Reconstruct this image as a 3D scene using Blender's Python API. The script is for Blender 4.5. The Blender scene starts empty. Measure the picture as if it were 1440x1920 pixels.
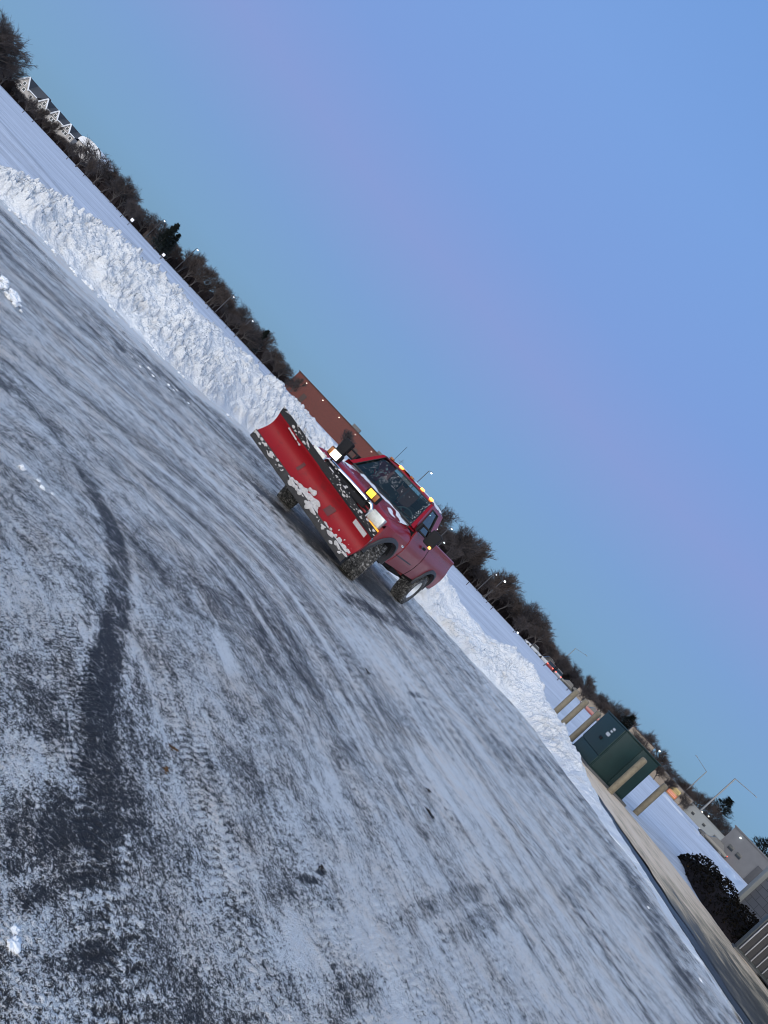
import bpy, bmesh, math, random
import numpy as np
from mathutils import Vector, Matrix, Euler

random.seed(7)
RNG = np.random.default_rng(11)
PI = math.pi
scene = bpy.context.scene
COL = scene.collection

# ------------------------------------------------------------------ noise
def _hash(ix, iy, seed):
    M = np.uint64(0xffffffff)
    n = (ix.astype(np.int64).astype(np.uint64) * np.uint64(374761393)
         + iy.astype(np.int64).astype(np.uint64) * np.uint64(668265263)
         + np.uint64(seed * 974711 + 12345)) & M
    n = ((n ^ (n >> np.uint64(13))) * np.uint64(1274126177)) & M
    n = ((n ^ (n >> np.uint64(15))) * np.uint64(2246822519)) & M
    n = n ^ (n >> np.uint64(16))
    return n.astype(np.float64) / 4294967296.0

def vnoise(x, y, seed=0):
    x = np.asarray(x, float); y = np.asarray(y, float)
    ix = np.floor(x); iy = np.floor(y)
    fx = x - ix; fy = y - iy
    fx = fx * fx * (3 - 2 * fx); fy = fy * fy * (3 - 2 * fy)
    a = _hash(ix, iy, seed); b = _hash(ix + 1, iy, seed)
    c = _hash(ix, iy + 1, seed); d = _hash(ix + 1, iy + 1, seed)
    return (a * (1 - fx) + b * fx) * (1 - fy) + (c * (1 - fx) + d * fx) * fy

def fbm(x, y, seed=0, octs=4, gain=.5):
    s = 0; a = 1; t = 0
    for o in range(octs):
        s = s + a * vnoise(x * 2 ** o + 17.3 * o, y * 2 ** o - 9.1 * o, seed + o); t += a; a *= gain
    return s / t

def worley(x, y, seed=0):
    x = np.asarray(x, float); y = np.asarray(y, float)
    ix = np.floor(x); iy = np.floor(y)
    f1 = np.full(x.shape, 9.); f2 = np.full(x.shape, 9.); idv = np.zeros(x.shape)
    for dx in (-1, 0, 1):
        for dy in (-1, 0, 1):
            cx = ix + dx; cy = iy + dy
            px = cx + _hash(cx, cy, seed); py = cy + _hash(cx, cy, seed + 5)
            d = np.hypot(px - x, py - y); h = _hash(cx, cy, seed + 9)
            m = d < f1
            f2 = np.where(m, f1, np.minimum(f2, d)); idv = np.where(m, h, idv); f1 = np.where(m, d, f1)
    return f1, f2, idv

def sstep(a, b, x):
    t = np.clip((np.asarray(x, float) - a) / (b - a), 0, 1)
    return t * t * (3 - 2 * t)

# ------------------------------------------------------------------ objects
def link(o, parent=None):
    COL.objects.link(o)
    if parent is not None: o.parent = parent
    return o

def tag(o, label=None, cat=None, group=None, kind=None):
    if label: o['label'] = label
    if cat: o['category'] = cat
    if group: o['group'] = group
    if kind: o['kind'] = kind
    return o

def empty(name, loc=(0, 0, 0), rz=0.0):
    o = bpy.data.objects.new(name, None); link(o)
    o.location = loc; o.rotation_euler = (0, 0, rz); o.empty_display_size = .2
    return o

def copy_tree(o, parent=None):
    c = o.copy(); COL.objects.link(c); c.parent = parent
    for ch in list(o.children):
        copy_tree(ch, c)
    return c

def mesh_np(name, V, F, mat, parent=None, smooth=True, angle=None):
    V = np.asarray(V, dtype=np.float32).reshape(-1, 3)
    F = np.asarray(F, dtype=np.int32)
    me = bpy.data.meshes.new(name)
    k = F.shape[1]
    me.vertices.add(len(V)); me.vertices.foreach_set('co', V.ravel())
    me.loops.add(F.size); me.loops.foreach_set('vertex_index', F.ravel())
    me.polygons.add(len(F))
    me.polygons.foreach_set('loop_start', np.arange(0, F.size, k, dtype=np.int32))
    me.polygons.foreach_set('use_smooth', np.full(len(F), smooth, dtype=bool))
    me.update(calc_edges=True); me.validate()
    me.materials.append(mat)
    o = bpy.data.objects.new(name, me)
    return link(o, parent)

class MB:
    def __init__(s): s.v = []; s.f = []
    def add(s, vs, fs):
        b = len(s.v); s.v += [tuple(v) for v in vs]; s.f += [tuple(i + b for i in f) for f in fs]
    def box(s, c, size, rot=None, bev=0.0):
        bm = bmesh.new(); bmesh.ops.create_cube(bm, size=1)
        for v in bm.verts: v.co = Vector((v.co.x * size[0], v.co.y * size[1], v.co.z * size[2]))
        if bev: bmesh.ops.bevel(bm, geom=bm.edges[:], offset=bev, segments=2, profile=.6, affect='EDGES')
        R = Euler(rot).to_matrix() if rot is not None else Matrix.Identity(3)
        bm.verts.index_update()
        s.add([R @ v.co + Vector(c) for v in bm.verts], [[v.index for v in f.verts] for f in bm.faces]); bm.free()
        return s
    def tube(s, pts, rads, n=8, cap=True):
        pts = [Vector(p) for p in pts]
        if not hasattr(rads, '__len__'): rads = [rads] * len(pts)
        b = len(s.v); up = Vector((0, 0, 1)); prev = None
        for i, p in enumerate(pts):
            d = (pts[min(i + 1, len(pts) - 1)] - pts[max(i - 1, 0)]).normalized()
            a = (up if abs(d.z) < .95 else Vector((1, 0, 0))).cross(d).normalized() if prev is None else (prev - d * prev.dot(d)).normalized()
            prev = a; c = d.cross(a)
            for k in range(n):
                t = 2 * PI * k / n
                s.v.append(tuple(p + (a * math.cos(t) + c * math.sin(t)) * rads[i]))
        for i in range(len(pts) - 1):
            for k in range(n):
                k2 = (k + 1) % n
                s.f.append((b + i * n + k, b + i * n + k2, b + (i + 1) * n + k2, b + (i + 1) * n + k))
        if cap:
            s.f.append(tuple(b + k for k in range(n - 1, -1, -1)))
            s.f.append(tuple(b + (len(pts) - 1) * n + k for k in range(n)))
        return s
    def lathe(s, prof, n=24, M=None):            # prof: (radius, height along local y)
        b = len(s.v); M = M or Matrix.Identity(4)
        for r, h in prof:
            for k in range(n):
                t = 2 * PI * k / n
                s.v.append(tuple(M @ Vector((r * math.cos(t), h, r * math.sin(t)))))
        for i in range(len(prof) - 1):
            for k in range(n):
                k2 = (k + 1) % n
                s.f.append((b + i * n + k, b + (i + 1) * n + k, b + (i + 1) * n + k2, b + i * n + k2))
        return s
    def grid(s, P):                              # P[i][j] -> points
        b = len(s.v); nj = len(P[0])
        for row in P:
            for p in row: s.v.append(tuple(p))
        for i in range(len(P) - 1):
            for j in range(nj - 1):
                s.f.append((b + i * nj + j, b + (i + 1) * nj + j, b + (i + 1) * nj + j + 1, b + i * nj + j + 1))
        return s
    def prism(s, poly, axis, a, b_):             # 2D polygon swept along axis 0/1/2 from a to b
        def mk(p, h):
            q = [p[0], p[1]]; q.insert(axis, h); return tuple(q)
        n = len(poly); b = len(s.v)
        s.v += [mk(p, a) for p in poly] + [mk(p, b_) for p in poly]
        s.f.append(tuple(b + i for i in range(n))); s.f.append(tuple(b + n + i for i in range(n - 1, -1, -1)))
        for i in range(n):
            j = (i + 1) % n
            s.f.append((b + i, b + n + i, b + n + j, b + j))
        return s
    def build(s, name, mat, parent=None, angle=35, solid=0.0, fix=True):
        me = bpy.data.meshes.new(name); me.from_pydata(s.v, [], s.f); me.update()
        if fix:
            bm = bmesh.new(); bm.from_mesh(me); bmesh.ops.recalc_face_normals(bm, faces=bm.faces[:]); bm.to_mesh(me); bm.free()
        me.materials.append(mat)
        if angle:
            me.shade_smooth(); me.set_sharp_from_angle(angle=math.radians(angle))
        o = bpy.data.objects.new(name, me); link(o, parent)
        if solid:
            m = o.modifiers.new('thickness', 'SOLIDIFY'); m.thickness = solid; m.offset = -1
        return o

# ------------------------------------------------------------------ materials
class N:
    def __init__(s, name):
        s.m = bpy.data.materials.new(name); s.m.use_nodes = True
        s.t = s.m.node_tree; s.t.nodes.clear()
        s.out = s.t.nodes.new('ShaderNodeOutputMaterial')
    def n(s, typ, **kw):
        x = s.t.nodes.new('ShaderNode' + typ)
        for k, v in kw.items():
            if k in x.inputs.keys() if isinstance(k, str) else False: pass
            setattr(x, k, v)
        return x
    def l(s, a, b): s.t.links.new(a, b)
    def coord(s, kind='Object', scale=(1, 1, 1)):
        tc = s.n('TexCoord'); mp = s.n('Mapping'); mp.inputs['Scale'].default_value = scale
        s.l(tc.outputs[kind], mp.inputs[0]); return mp.outputs[0]
    def noise(s, vec, scale, detail=4, rough=.55):
        x = s.n('TexNoise'); x.inputs['Scale'].default_value = scale; x.inputs['Detail'].default_value = detail
        x.inputs['Roughness'].default_value = rough; s.l(vec, x.inputs['Vector']); return x.outputs['Fac']
    def math(s, op, a, b=None, c=None, clamp=False):
        x = s.n('Math'); x.operation = op; x.use_clamp = clamp
        for i, q in enumerate((a, b, c)):
            if q is None: continue
            if hasattr(q, 'is_linked'): s.l(q, x.inputs[i])
            else: x.inputs[i].default_value = q
        return x.outputs[0]
    def ramp(s, fac, stops, interp='LINEAR'):
        x = s.n('ValToRGB'); e = x.color_ramp; e.interpolation = interp
        while len(e.elements) < len(stops): e.elements.new(.5)
        for el, (p, c) in zip(e.elements, stops):
            el.position = p; el.color = (c[0], c[1], c[2], 1) if hasattr(c, '__len__') else (c, c, c, 1)
        s.l(fac, x.inputs[0]); return x.outputs[0]
    def mix(s, fac, a, b):
        x = s.n('MixRGB')
        for i, q in enumerate((fac, a, b)):
            if hasattr(q, 'is_linked'): s.l(q, x.inputs[i])
            elif i == 0: x.inputs[0].default_value = q
            else: x.inputs[i].default_value = (*q, 1)
        return x.outputs[0]
    def bsdf(s, color, rough=.6, metal=0, coat=0, spec=.5, bump=None, bstr=.3, bdist=.02, emit=None, estr=0, sss=0):
        b = s.n('BsdfPrincipled')
        if hasattr(color, 'is_linked'): s.l(color, b.inputs['Base Color'])
        else: b.inputs['Base Color'].default_value = (*color, 1)
        if hasattr(rough, 'is_linked'): s.l(rough, b.inputs['Roughness'])
        else: b.inputs['Roughness'].default_value = rough
        b.inputs['Metallic'].default_value = metal; b.inputs['Coat Weight'].default_value = coat
        b.inputs['Specular IOR Level'].default_value = spec
        if sss:
            b.inputs['Subsurface Weight'].default_value = sss; b.inputs['Subsurface Radius'].default_value = (.02, .03, .04)
        if emit: b.inputs['Emission Color'].default_value = (*emit, 1); b.inputs['Emission Strength'].default_value = estr
        if bump is not None:
            bp = s.n('Bump'); bp.inputs['Strength'].default_value = bstr; bp.inputs['Distance'].default_value = bdist
            s.l(bump, bp.inputs['Height']); s.l(bp.outputs[0], b.inputs['Normal'])
        s.l(b.outputs[0], s.out.inputs[0]); return s.m

def simple(name, col, rough=.6, metal=0, var=.25, scale=6, coat=0, spec=.5, bstr=.15, bdist=.01):
    k = N(name); v = k.coord()
    f = k.noise(v, scale, 5)
    c = k.mix(f, tuple(x * (1 - var) for x in col), tuple(min(1, x * (1 + var)) for x in col))
    f2 = k.noise(v, scale * 7, 3)
    return k.bsdf(c, rough, metal, coat, spec, f2, bstr, bdist)

def glow(name, col, strength, base=(.8, .8, .8)):
    k = N(name); v = k.coord(); f = k.noise(v, 30, 2)
    c = k.mix(f, tuple(x * .85 for x in base), base)
    return k.bsdf(c, .3, emit=col, estr=strength)

MAT = {}
def build_materials():
    # frosty plowed asphalt
    k = N('frosted_asphalt')
    uv = k.n('UVMap'); uv.uv_map = 'flow'
    def fl(sx, sy):
        mp = k.n('Mapping'); mp.inputs['Scale'].default_value = (sx, sy, 1); k.l(uv.outputs[0], mp.inputs[0]); return mp.outputs[0]
    at = k.n('Attribute'); at.attribute_name = 'cover'
    ob = k.coord('Object')
    n1 = k.noise(fl(.35, 2.6), 1, 5, .55)
    n2 = k.noise(fl(1.3, 13), 1, 4, .6)
    n3 = k.noise(ob, .9, 4, .6)
    n5 = k.noise(fl(9, 40), 1, 4, .7)
    g1 = k.noise(ob, 55, 4, .7)
    g2 = k.noise(ob, 150, 3, .65)
    g3 = k.noise(ob, 12, 5, .75)
    g4 = k.noise(ob, 330, 2, .6)
    def w(q, a): return k.math('MULTIPLY', k.math('SUBTRACT', q, .5), a)
    s = at.outputs['Fac']
    for q, a in ((n1, .85), (n2, .40), (n5, 1.15), (n3, .45), (g1, 2.0), (g2, 2.0), (g4, .9), (g3, 1.25)):
        s = k.math('ADD', s, w(q, a))
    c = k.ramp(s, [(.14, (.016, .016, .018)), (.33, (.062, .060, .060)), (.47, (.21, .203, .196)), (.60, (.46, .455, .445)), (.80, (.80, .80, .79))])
    sand = k.noise(ob, 1.7, 5, .7)
    tint = k.ramp(k.math('ADD', k.math('MULTIPLY', sand, .6), k.math('MULTIPLY', g1, .4)), [(.46, 0.0), (.64, .8)])
    wm_ = k.n('MixRGB'); wm_.blend_type = 'MULTIPLY'; wm_.inputs[0].default_value = 1; k.l(c, wm_.inputs[1]); wm_.inputs[2].default_value = (1.0, .86, .74, 1)
    c = k.mix(tint, c, wm_.outputs[0])
    rg = k.ramp(s, [(.1, .42), (.5, .6), (.8, .9)])
    h = k.math('ADD', k.math('MULTIPLY', g1, .7), k.math('MULTIPLY', g2, .4))
    h = k.math('ADD', h, k.math('MULTIPLY', s, .5))
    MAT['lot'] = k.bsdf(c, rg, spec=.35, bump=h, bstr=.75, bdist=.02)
    # snow of the banks
    k = N('piled_snow'); v = k.coord()
    f = k.noise(v, 3.2, 6, .6); f2 = k.noise(v, 22, 5, .65); f3 = k.noise(v, 1.1, 4, .6)
    c = k.mix(f, (.74, .76, .79), (.87, .87, .87))
    dirt = k.ramp(k.math('MULTIPLY', f3, k.math('ADD', f, .45)), [(.5, 0.0), (.72, .6)])
    c = k.mix(dirt, c, (.62, .58, .53))
    MAT['bank'] = k.bsdf(c, .85, spec=.2, bump=k.math('ADD', f2, k.math('MULTIPLY', f, .6)), bstr=1.0, bdist=.06)
    k = N('loose_snow'); v = k.coord(); f = k.noise(v, 14, 5, .65)
    MAT['snow'] = k.bsdf(k.mix(f, (.62, .63, .65), (.86, .86, .86)), .85, spec=.2, bump=f, bstr=.9, bdist=.03)
    MAT['crust'] = simple('gritty_packed_snow', (.56, .54, .53), .9, var=.4, scale=30, spec=.15, bstr=.8, bdist=.02)
    MAT['lump'] = simple('lump_snow', (.78, .79, .80), .9, var=.08, scale=3, spec=.2, bstr=.2, bdist=.05)
    # open field snow, lightly combed by wind and grass
    k = N('field_snow')
    f = k.noise(k.coord('Object', (.12, .9, 1)), 1, 6, .62)
    f2 = k.noise(k.coord('Object', (.6, 4, 1)), 1, 6, .7)
    f3 = k.noise(k.coord('Object', (.015, .09, 1)), 1, 4, .6)
    sp = k.noise(k.coord('Object'), 3.2, 5, .75)
    a = k.math('ADD', k.math('MULTIPLY', f, .4), k.math('MULTIPLY', f2, .35)); a = k.math('ADD', a, k.math('MULTIPLY', f3, .35))
    c = k.ramp(a, [(.36, (.20, .19, .20)), (.45, (.42, .43, .46)), (.60, (.65, .66, .70))])
    gr = k.ramp(sp, [(.58, 0.0), (.70, .8)])
    c = k.mix(gr, c, (.30, .27, .24))
    MAT['field'] = k.bsdf(c, .85, spec=.2, bump=k.math('ADD', f2, sp), bstr=.5, bdist=.06)
    # sidewalk concrete, tan and damp, with warm lamp glow painted into the colour
    k = N('glow_tinted_concrete')
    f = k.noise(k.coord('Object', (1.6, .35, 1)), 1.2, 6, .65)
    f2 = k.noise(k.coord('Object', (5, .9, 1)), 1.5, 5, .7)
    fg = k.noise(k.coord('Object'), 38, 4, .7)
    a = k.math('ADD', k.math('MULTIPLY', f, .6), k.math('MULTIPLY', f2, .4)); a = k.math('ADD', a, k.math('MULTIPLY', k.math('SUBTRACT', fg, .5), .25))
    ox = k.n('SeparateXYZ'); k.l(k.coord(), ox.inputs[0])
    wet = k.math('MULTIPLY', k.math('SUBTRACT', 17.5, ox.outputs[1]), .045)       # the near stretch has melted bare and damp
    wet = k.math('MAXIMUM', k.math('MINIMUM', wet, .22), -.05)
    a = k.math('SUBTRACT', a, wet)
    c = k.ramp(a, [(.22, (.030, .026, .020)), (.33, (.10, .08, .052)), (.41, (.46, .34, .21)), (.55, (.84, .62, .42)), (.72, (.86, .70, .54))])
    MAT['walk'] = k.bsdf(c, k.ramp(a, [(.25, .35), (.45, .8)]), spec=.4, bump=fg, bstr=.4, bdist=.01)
    MAT['wetkerb'] = simple('wet_dark_kerb', (.030, .031, .033), .45, var=.6, scale=2.5, bstr=.5)
    MAT['kerb'] = simple('kerb_concrete', (.10, .10, .10), .8, var=.5, scale=3, bstr=.4)
    # truck
    k = N('red_truck_paint'); v = k.coord(); sp = k.n('SeparateXYZ'); k.l(v, sp.inputs[0])
    f = k.noise(v, 2.4, 6, .65); f2 = k.noise(v, 16, 5, .7)
    low = k.math('MULTIPLY', k.math('SUBTRACT', 1.28, sp.outputs[2]), 1.25, clamp=True)
    d = k.math('MULTIPLY', low, k.math('ADD', k.math('MULTIPLY', f, .7), k.math('MULTIPLY', f2, .45)), clamp=True)
    c = k.mix(d, (.24, .004, .011), (.30, .11, .12))
    MAT['red'] = k.bsdf(c, k.math('ADD', k.math('MULTIPLY', d, .5), .25), metal=.0, coat=.10, spec=.22, bump=f2, bstr=.03, bdist=.005)
    k = N('red_plow_enamel'); v = k.coord('Object')
    f = k.noise(v, 3, 6, .7); f2 = k.noise(k.coord('Object', (2, 1.1, 8)), 3, 6, .75)
    sc = k.ramp(k.math('MULTIPLY', f, k.math('ADD', f2, .3)), [(.42, 0.0), (.62, .8)])
    c = k.mix(sc, (.23, .003, .007), (.11, .008, .010))
    MAT['plow'] = k.bsdf(c, k.math('ADD', k.math('MULTIPLY', f, .25), .36), coat=.04, spec=.25, bump=f2, bstr=.08, bdist=.01)
    MAT['black'] = simple('black_plastic', (.014, .014, .016), .75, spec=.2)
    MAT['rubber'] = simple('black_rubber', (.022, .022, .024), .75, scale=18, bstr=.4)
    k = N('tyre_rubber'); v = k.coord(); f = k.noise(v, 28, 4, .7); f2 = k.noise(v, 7, 4, .6)
    MAT['tyre'] = k.bsdf(k.ramp(k.math('ADD', k.math('MULTIPLY', f, .7), k.math('MULTIPLY', f2, .3)), [(.40, (.018, .018, .019)), (.53, (.09, .088, .085)), (.64, (.38, .37, .36))]), .85, bump=f, bstr=.4, bdist=.01)
    MAT['treadgap'] = simple('tyre_carcass', (.016, .016, .017), .85)
    MAT['flare'] = simple('grey_flare_plastic', (.045, .047, .052), .6)
    MAT['chrome'] = simple('chrome', (.72, .73, .75), .18, 1, var=.1, scale=9, bstr=.02)
    MAT['steel'] = simple('worn_steel', (.20, .20, .21), .5, .7, var=.5, scale=12, bstr=.3)
    MAT['edge'] = simple('blackened_steel', (.045, .044, .045), .6, .3, var=.7, scale=14, bstr=.4)
    MAT['scuff'] = simple('scuffed_red', (.085, .012, .014), .6, var=.5, scale=20)
    MAT['rim'] = simple('white_steel_rim', (.80, .81, .82), .35, .1, var=.08)
    MAT['lens'] = simple('clear_lens', (.62, .64, .62), .12, .55, var=.35, scale=26, bstr=.5, bdist=.01)
    MAT['amber'] = glow('amber_lens', (1, .42, .02), .9, (.8, .36, .03))
    MAT['amberlit'] = glow('amber_lamp_lit', (1, .33, .04), 5.0, (.9, .4, .1))
    MAT['amberoff'] = simple('amber_lens_unlit', (.28, .09, .02), .25)
    MAT['yellowlit'] = glow('yellow_lamp_lit', (1, .58, .04), 1.1, (.9, .6, .05))
    MAT['headlit'] = glow('headlamp_lit', (1, .83, .52), 6.0)
    MAT['seat'] = simple('grey_cloth', (.035, .036, .04), .9, scale=30)
    MAT['trim'] = simple('grey_interior_plastic', (.12, .125, .13), .7)
    MAT['sticker'] = simple('white_sticker', (.55, .55, .54), .6, var=.18, scale=20)
    k = N('tinted_glass'); v = k.coord(); f = k.noise(v, 9, 4, .6)
    tr = k.n('BsdfTransparent'); k.l(k.mix(f, (.34, .45, .46), (.44, .55, .55)), tr.inputs[0])
    gl = k.n('BsdfGlossy'); gl.inputs['Roughness'].default_value = .04; gl.inputs[0].default_value = (.85, .95, .95, 1)
    fr = k.n('Fresnel'); fr.inputs[0].default_value = 1.5
    mx = k.n('MixShader'); k.l(fr.outputs[0], mx.inputs[0]); k.l(tr.outputs[0], mx.inputs[1]); k.l(gl.outputs[0], mx.inputs[2])
    k.l(mx.outputs[0], k.out.inputs[0]); MAT['glass'] = k.m
    # vegetation
    MAT['bark'] = simple('winter_bark', (.060, .052, .048), .9, var=.4, scale=8, bstr=.5)
    MAT['twig'] = simple('winter_twigs', (.046, .037, .036), .9, var=.4, scale=3)
    MAT['twig_brown'] = simple('brown_twigs', (.054, .040, .034), .9, var=.4, scale=3)
    MAT['needle'] = simple('evergreen_needles', (.012, .020, .016), .8, var=.5, scale=4)
    MAT['brush'] = simple('dark_brush', (.024, .019, .019), .95, spec=.05, var=.5, scale=.8)
    k = N('hedge_leaf'); v = k.coord(); f = k.noise(v, 5, 5, .7)
    MAT['hedge'] = k.bsdf(k.ramp(f, [(.4, (.004, .0035, .003)), (.66, (.009, .007, .004)), (.74, (.12, .06, .02))]), .8, spec=.12, bump=f, bstr=.2)  # orange flecks paint lamp light on some leaves into the colour
    MAT['leaf'] = simple('dead_leaf', (.028, .020, .016), .85, var=.5, scale=40)
    MAT['rust'] = simple('rusty_grass', (.12, .06, .022), .9, var=.5, scale=40)
    # buildings
    k = N('red_brick'); v = k.coord('Object')
    sw = k.n('CombineXYZ'); se = k.n('SeparateXYZ'); k.l(v, se.inputs[0])
    k.l(k.math('ADD', se.outputs[0], se.outputs[1]), sw.inputs[0]); k.l(se.outputs[2], sw.inputs[1])
    br = k.n('TexBrick'); br.inputs['Scale'].default_value = 1.6; br.inputs['Color1'].default_value = (.135, .036, .027, 1); br.inputs['Color2'].default_value = (.105, .030, .024, 1)
    br.inputs['Mortar'].default_value = (.11, .06, .05, 1); br.inputs['Mortar Size'].default_value = .012; k.l(sw.outputs[0], br.inputs['Vector'])
    f = k.noise(v, .25, 5, .6); c = k.mix(k.math('MULTIPLY', f, .35), br.outputs[0], (.10, .035, .028))
    MAT['brick'] = k.bsdf(c, .9, bump=br.outputs['Fac'], bstr=.3)
    MAT['brickcap'] = simple('dark_coping', (.06, .035, .03), .8)
    MAT['housewall'] = simple('pale_siding', (.37, .34, .31), .85, var=.2, scale=2)
    MAT['shingle'] = simple('grey_shingle', (.055, .058, .065), .9, var=.3, scale=4, bstr=.4)
    MAT['whitetrim'] = simple('white_trim', (.80, .80, .80), .7, var=.06)
    MAT['pane'] = simple('dark_pane', (.02, .025, .03), .15)
    MAT['beige'] = simple('beige_stucco', (.30, .245, .19), .9, var=.12, scale=1.5)
    MAT['paleclad'] = simple('pale_cladding', (.24, .25, .245), .8, var=.1, scale=1)
    MAT['greyclad'] = simple('grey_cladding', (.13, .13, .135), .8, var=.2, scale=1)
    k = N('grey_block'); v = k.coord('Object'); se = k.n('SeparateXYZ'); k.l(v, se.inputs[0])
    cm = k.n('CombineXYZ'); k.l(k.math('ADD', se.outputs[1], se.outputs[0]), cm.inputs[0]); k.l(se.outputs[2], cm.inputs[1])
    br = k.n('TexBrick'); br.inputs['Scale'].default_value = 1.0; br.inputs['Color1'].default_value = (.155, .15, .15, 1); br.inputs['Color2'].default_value = (.125, .12, .12, 1)
    br.inputs['Mortar'].default_value = (.05, .05, .05, 1); br.inputs['Mortar Size'].default_value = .008; br.inputs['Brick Width'].default_value = .42; br.inputs['Row Height'].default_value = .21
    k.l(cm.outputs[0], br.inputs['Vector']); MAT['block'] = k.bsdf(br.outputs[0], .9, bump=br.outputs['Fac'], bstr=.5)
    MAT['paver'] = simple('dark_stone', (.035, .036, .04), .8, var=.6, scale=5, bstr=.6)
    MAT['green'] = simple('green_enamel', (.008, .029, .029), .5, var=.3, scale=3)
    MAT['greendark'] = simple('green_enamel_side', (.008, .029, .029), .5, var=.3, scale=3)
    k = N('tan_bollard'); v = k.coord(); f = k.noise(v, 6, 5, .65)
    MAT['bollard'] = k.bsdf(k.ramp(f, [(.3, (.15, .125, .085)), (.55, (.22, .185, .125)), (.75, (.27, .225, .16))]), .7, bump=f, bstr=.1)
    MAT['pole'] = simple('galvanised_pole', (.22, .225, .23), .5, .4)
    MAT['poledark'] = simple('dark_pole', (.05, .05, .055), .6)
    MAT['lamp'] = glow('lamp_lit', (.85, .97, 1), 5.0)
    MAT['lampdim'] = glow('lamp_glass', (.95, .97, 1), .9)
    MAT['lampwarm'] = glow('lamp_warm', (1, .88, .72), 4.0)
    MAT['tail'] = glow('tail_lamp_lit', (1, .10, .05), 5.0, (.7, .05, .03))
    MAT['carblack'] = simple('black_car_paint', (.015, .016, .018), .25, coat=.5)
    MAT['carwhite'] = simple('white_car_paint', (.62, .63, .64), .3, coat=.4, var=.1)
    MAT['carred'] = simple('red_car_paint', (.22, .03, .03), .3, coat=.4, var=.1)
    MAT['carsilver'] = simple('silver_car_paint', (.32, .33, .35), .3, .4, coat=.4, var=.1)
    MAT['orange'] = simple('orange_panel', (.75, .16, .02), .6, var=.1)
    MAT['yellow'] = simple('yellow_panel', (.62, .45, .16), .6, var=.1)
    MAT['letter'] = simple('sign_lettering', (.05, .035, .03), .6)
    MAT['signwhite'] = simple('white_panel', (.82, .80, .80), .5, var=.06)
    MAT['acmetal'] = simple('painted_cabinet', (.055, .066, .07), .5, var=.15)
    MAT['acdark'] = simple('dark_louvre', (.012, .012, .016), .5)
    MAT['finedge'] = simple('fin_edge', (.34, .34, .36), .45, .4)
build_materials()

# ------------------------------------------------------------------ camera
PITCH = math.atan(37 / 1442); ROLL = math.radians(46.7); HC = 1.5
cam = bpy.data.cameras.new('camera'); co = link(bpy.data.objects.new('camera', cam))
cam.sensor_fit = 'VERTICAL'; cam.sensor_height = 36; cam.lens = 36 * 1442 / 1920
cam.clip_start = .05; cam.clip_end = 3000
M = Matrix.Rotation(PI / 2 - PITCH, 4, 'X') @ Matrix.Rotation(ROLL, 4, 'Z')
co.matrix_world = Matrix.Translation((0, 0, HC)) @ M
scene.camera = co

# ------------------------------------------------------------------ sky and light
w = bpy.data.worlds.new('World'); scene.world = w; w.use_nodes = True
t = w.node_tree; t.nodes.clear()
def wn(typ): return t.nodes.new('ShaderNode' + typ)
def wm(op, a, b=None, clamp=False):
    x = wn('Math'); x.operation = op; x.use_clamp = clamp
    for i, q in enumerate((a, b)):
        if q is None: continue
        if hasattr(q, 'is_linked'): t.links.new(q, x.inputs[i])
        else: x.inputs[i].default_value = q
    return x.outputs[0]
tc = wn('TexCoord'); nz = wn('VectorMath'); nz.operation = 'NORMALIZE'; t.links.new(tc.outputs['Generated'], nz.inputs[0])
sx = wn('SeparateXYZ'); t.links.new(nz.outputs[0], sx.inputs[0])
wob = wn('TexNoise'); wob.inputs['Scale'].default_value = 1.6; wob.inputs['Detail'].default_value = 2; t.links.new(nz.outputs[0], wob.inputs['Vector'])
zz = wm('ADD', sx.outputs[2], wm('MULTIPLY', wm('SUBTRACT', wob.outputs['Fac'], .5), .05))
rp = wn('ValToRGB'); e = rp.color_ramp
def L(r, g, b): return tuple(((c / 255 + .055) / 1.055) ** 2.4 if c > 10 else c / 3294 for c in (r, g, b)) + (1,)
SKY = [(0.0, L(120, 160, 190)), (.05, L(121, 163, 203)), (.14, L(122, 160, 211)), (.24, L(133, 157, 214)), (.34, L(124, 158, 219)), (.50, L(121, 161, 223)), (.62, L(115, 158, 221)), (.80, L(118, 166, 224)), (1, L(140, 182, 228))]
while len(e.elements) < len(SKY): e.elements.new(.5)
for el, (p, c) in zip(e.elements, SKY): el.position = p; el.color = c
t.links.new(zz, rp.inputs[0])
# afterglow of the set sun behind the camera
back = wm('MULTIPLY', wm('ADD', wm('MULTIPLY', sx.outputs[1], -1), -.05), 1.35, True)
lowb = wm('POWER', wm('SUBTRACT', 1, wm('ABSOLUTE', sx.outputs[2])), 1.3)
gl = wm('MULTIPLY', back, lowb)
gr = wn('ValToRGB'); gr.color_ramp.elements[0].color = (0, 0, 0, 1); gr.color_ramp.elements[1].color = (1, .94, .79, 1); t.links.new(gl, gr.inputs[0])
ns = wn('TexSky'); ns.sky_type = 'NISHITA'; ns.sun_disc = False; ns.sun_elevation = math.radians(2); ns.sun_rotation = math.radians(180)
mixa = wn('MixRGB'); mixa.blend_type = 'ADD'; mixa.inputs[0].default_value = 1
sc1 = wn('MixRGB'); sc1.blend_type = 'MULTIPLY'; sc1.inputs[0].default_value = 1; t.links.new(gr.outputs[0], sc1.inputs[1]); sc1.inputs[2].default_value = (2.9, 2.9, 2.9, 1)
t.links.new(rp.outputs[0], mixa.inputs[1]); t.links.new(sc1.outputs[0], mixa.inputs[2])
bg = wn('Background'); bg.inputs[1].default_value = 1.0; t.links.new(mixa.outputs[0], bg.inputs[0])
bg2 = wn('Background'); bg2.inputs[1].default_value = .004; t.links.new(ns.outputs[0], bg2.inputs[0])
ad = wn('AddShader'); t.links.new(bg.outputs[0], ad.inputs[0]); t.links.new(bg2.outputs[0], ad.inputs[1])
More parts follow.
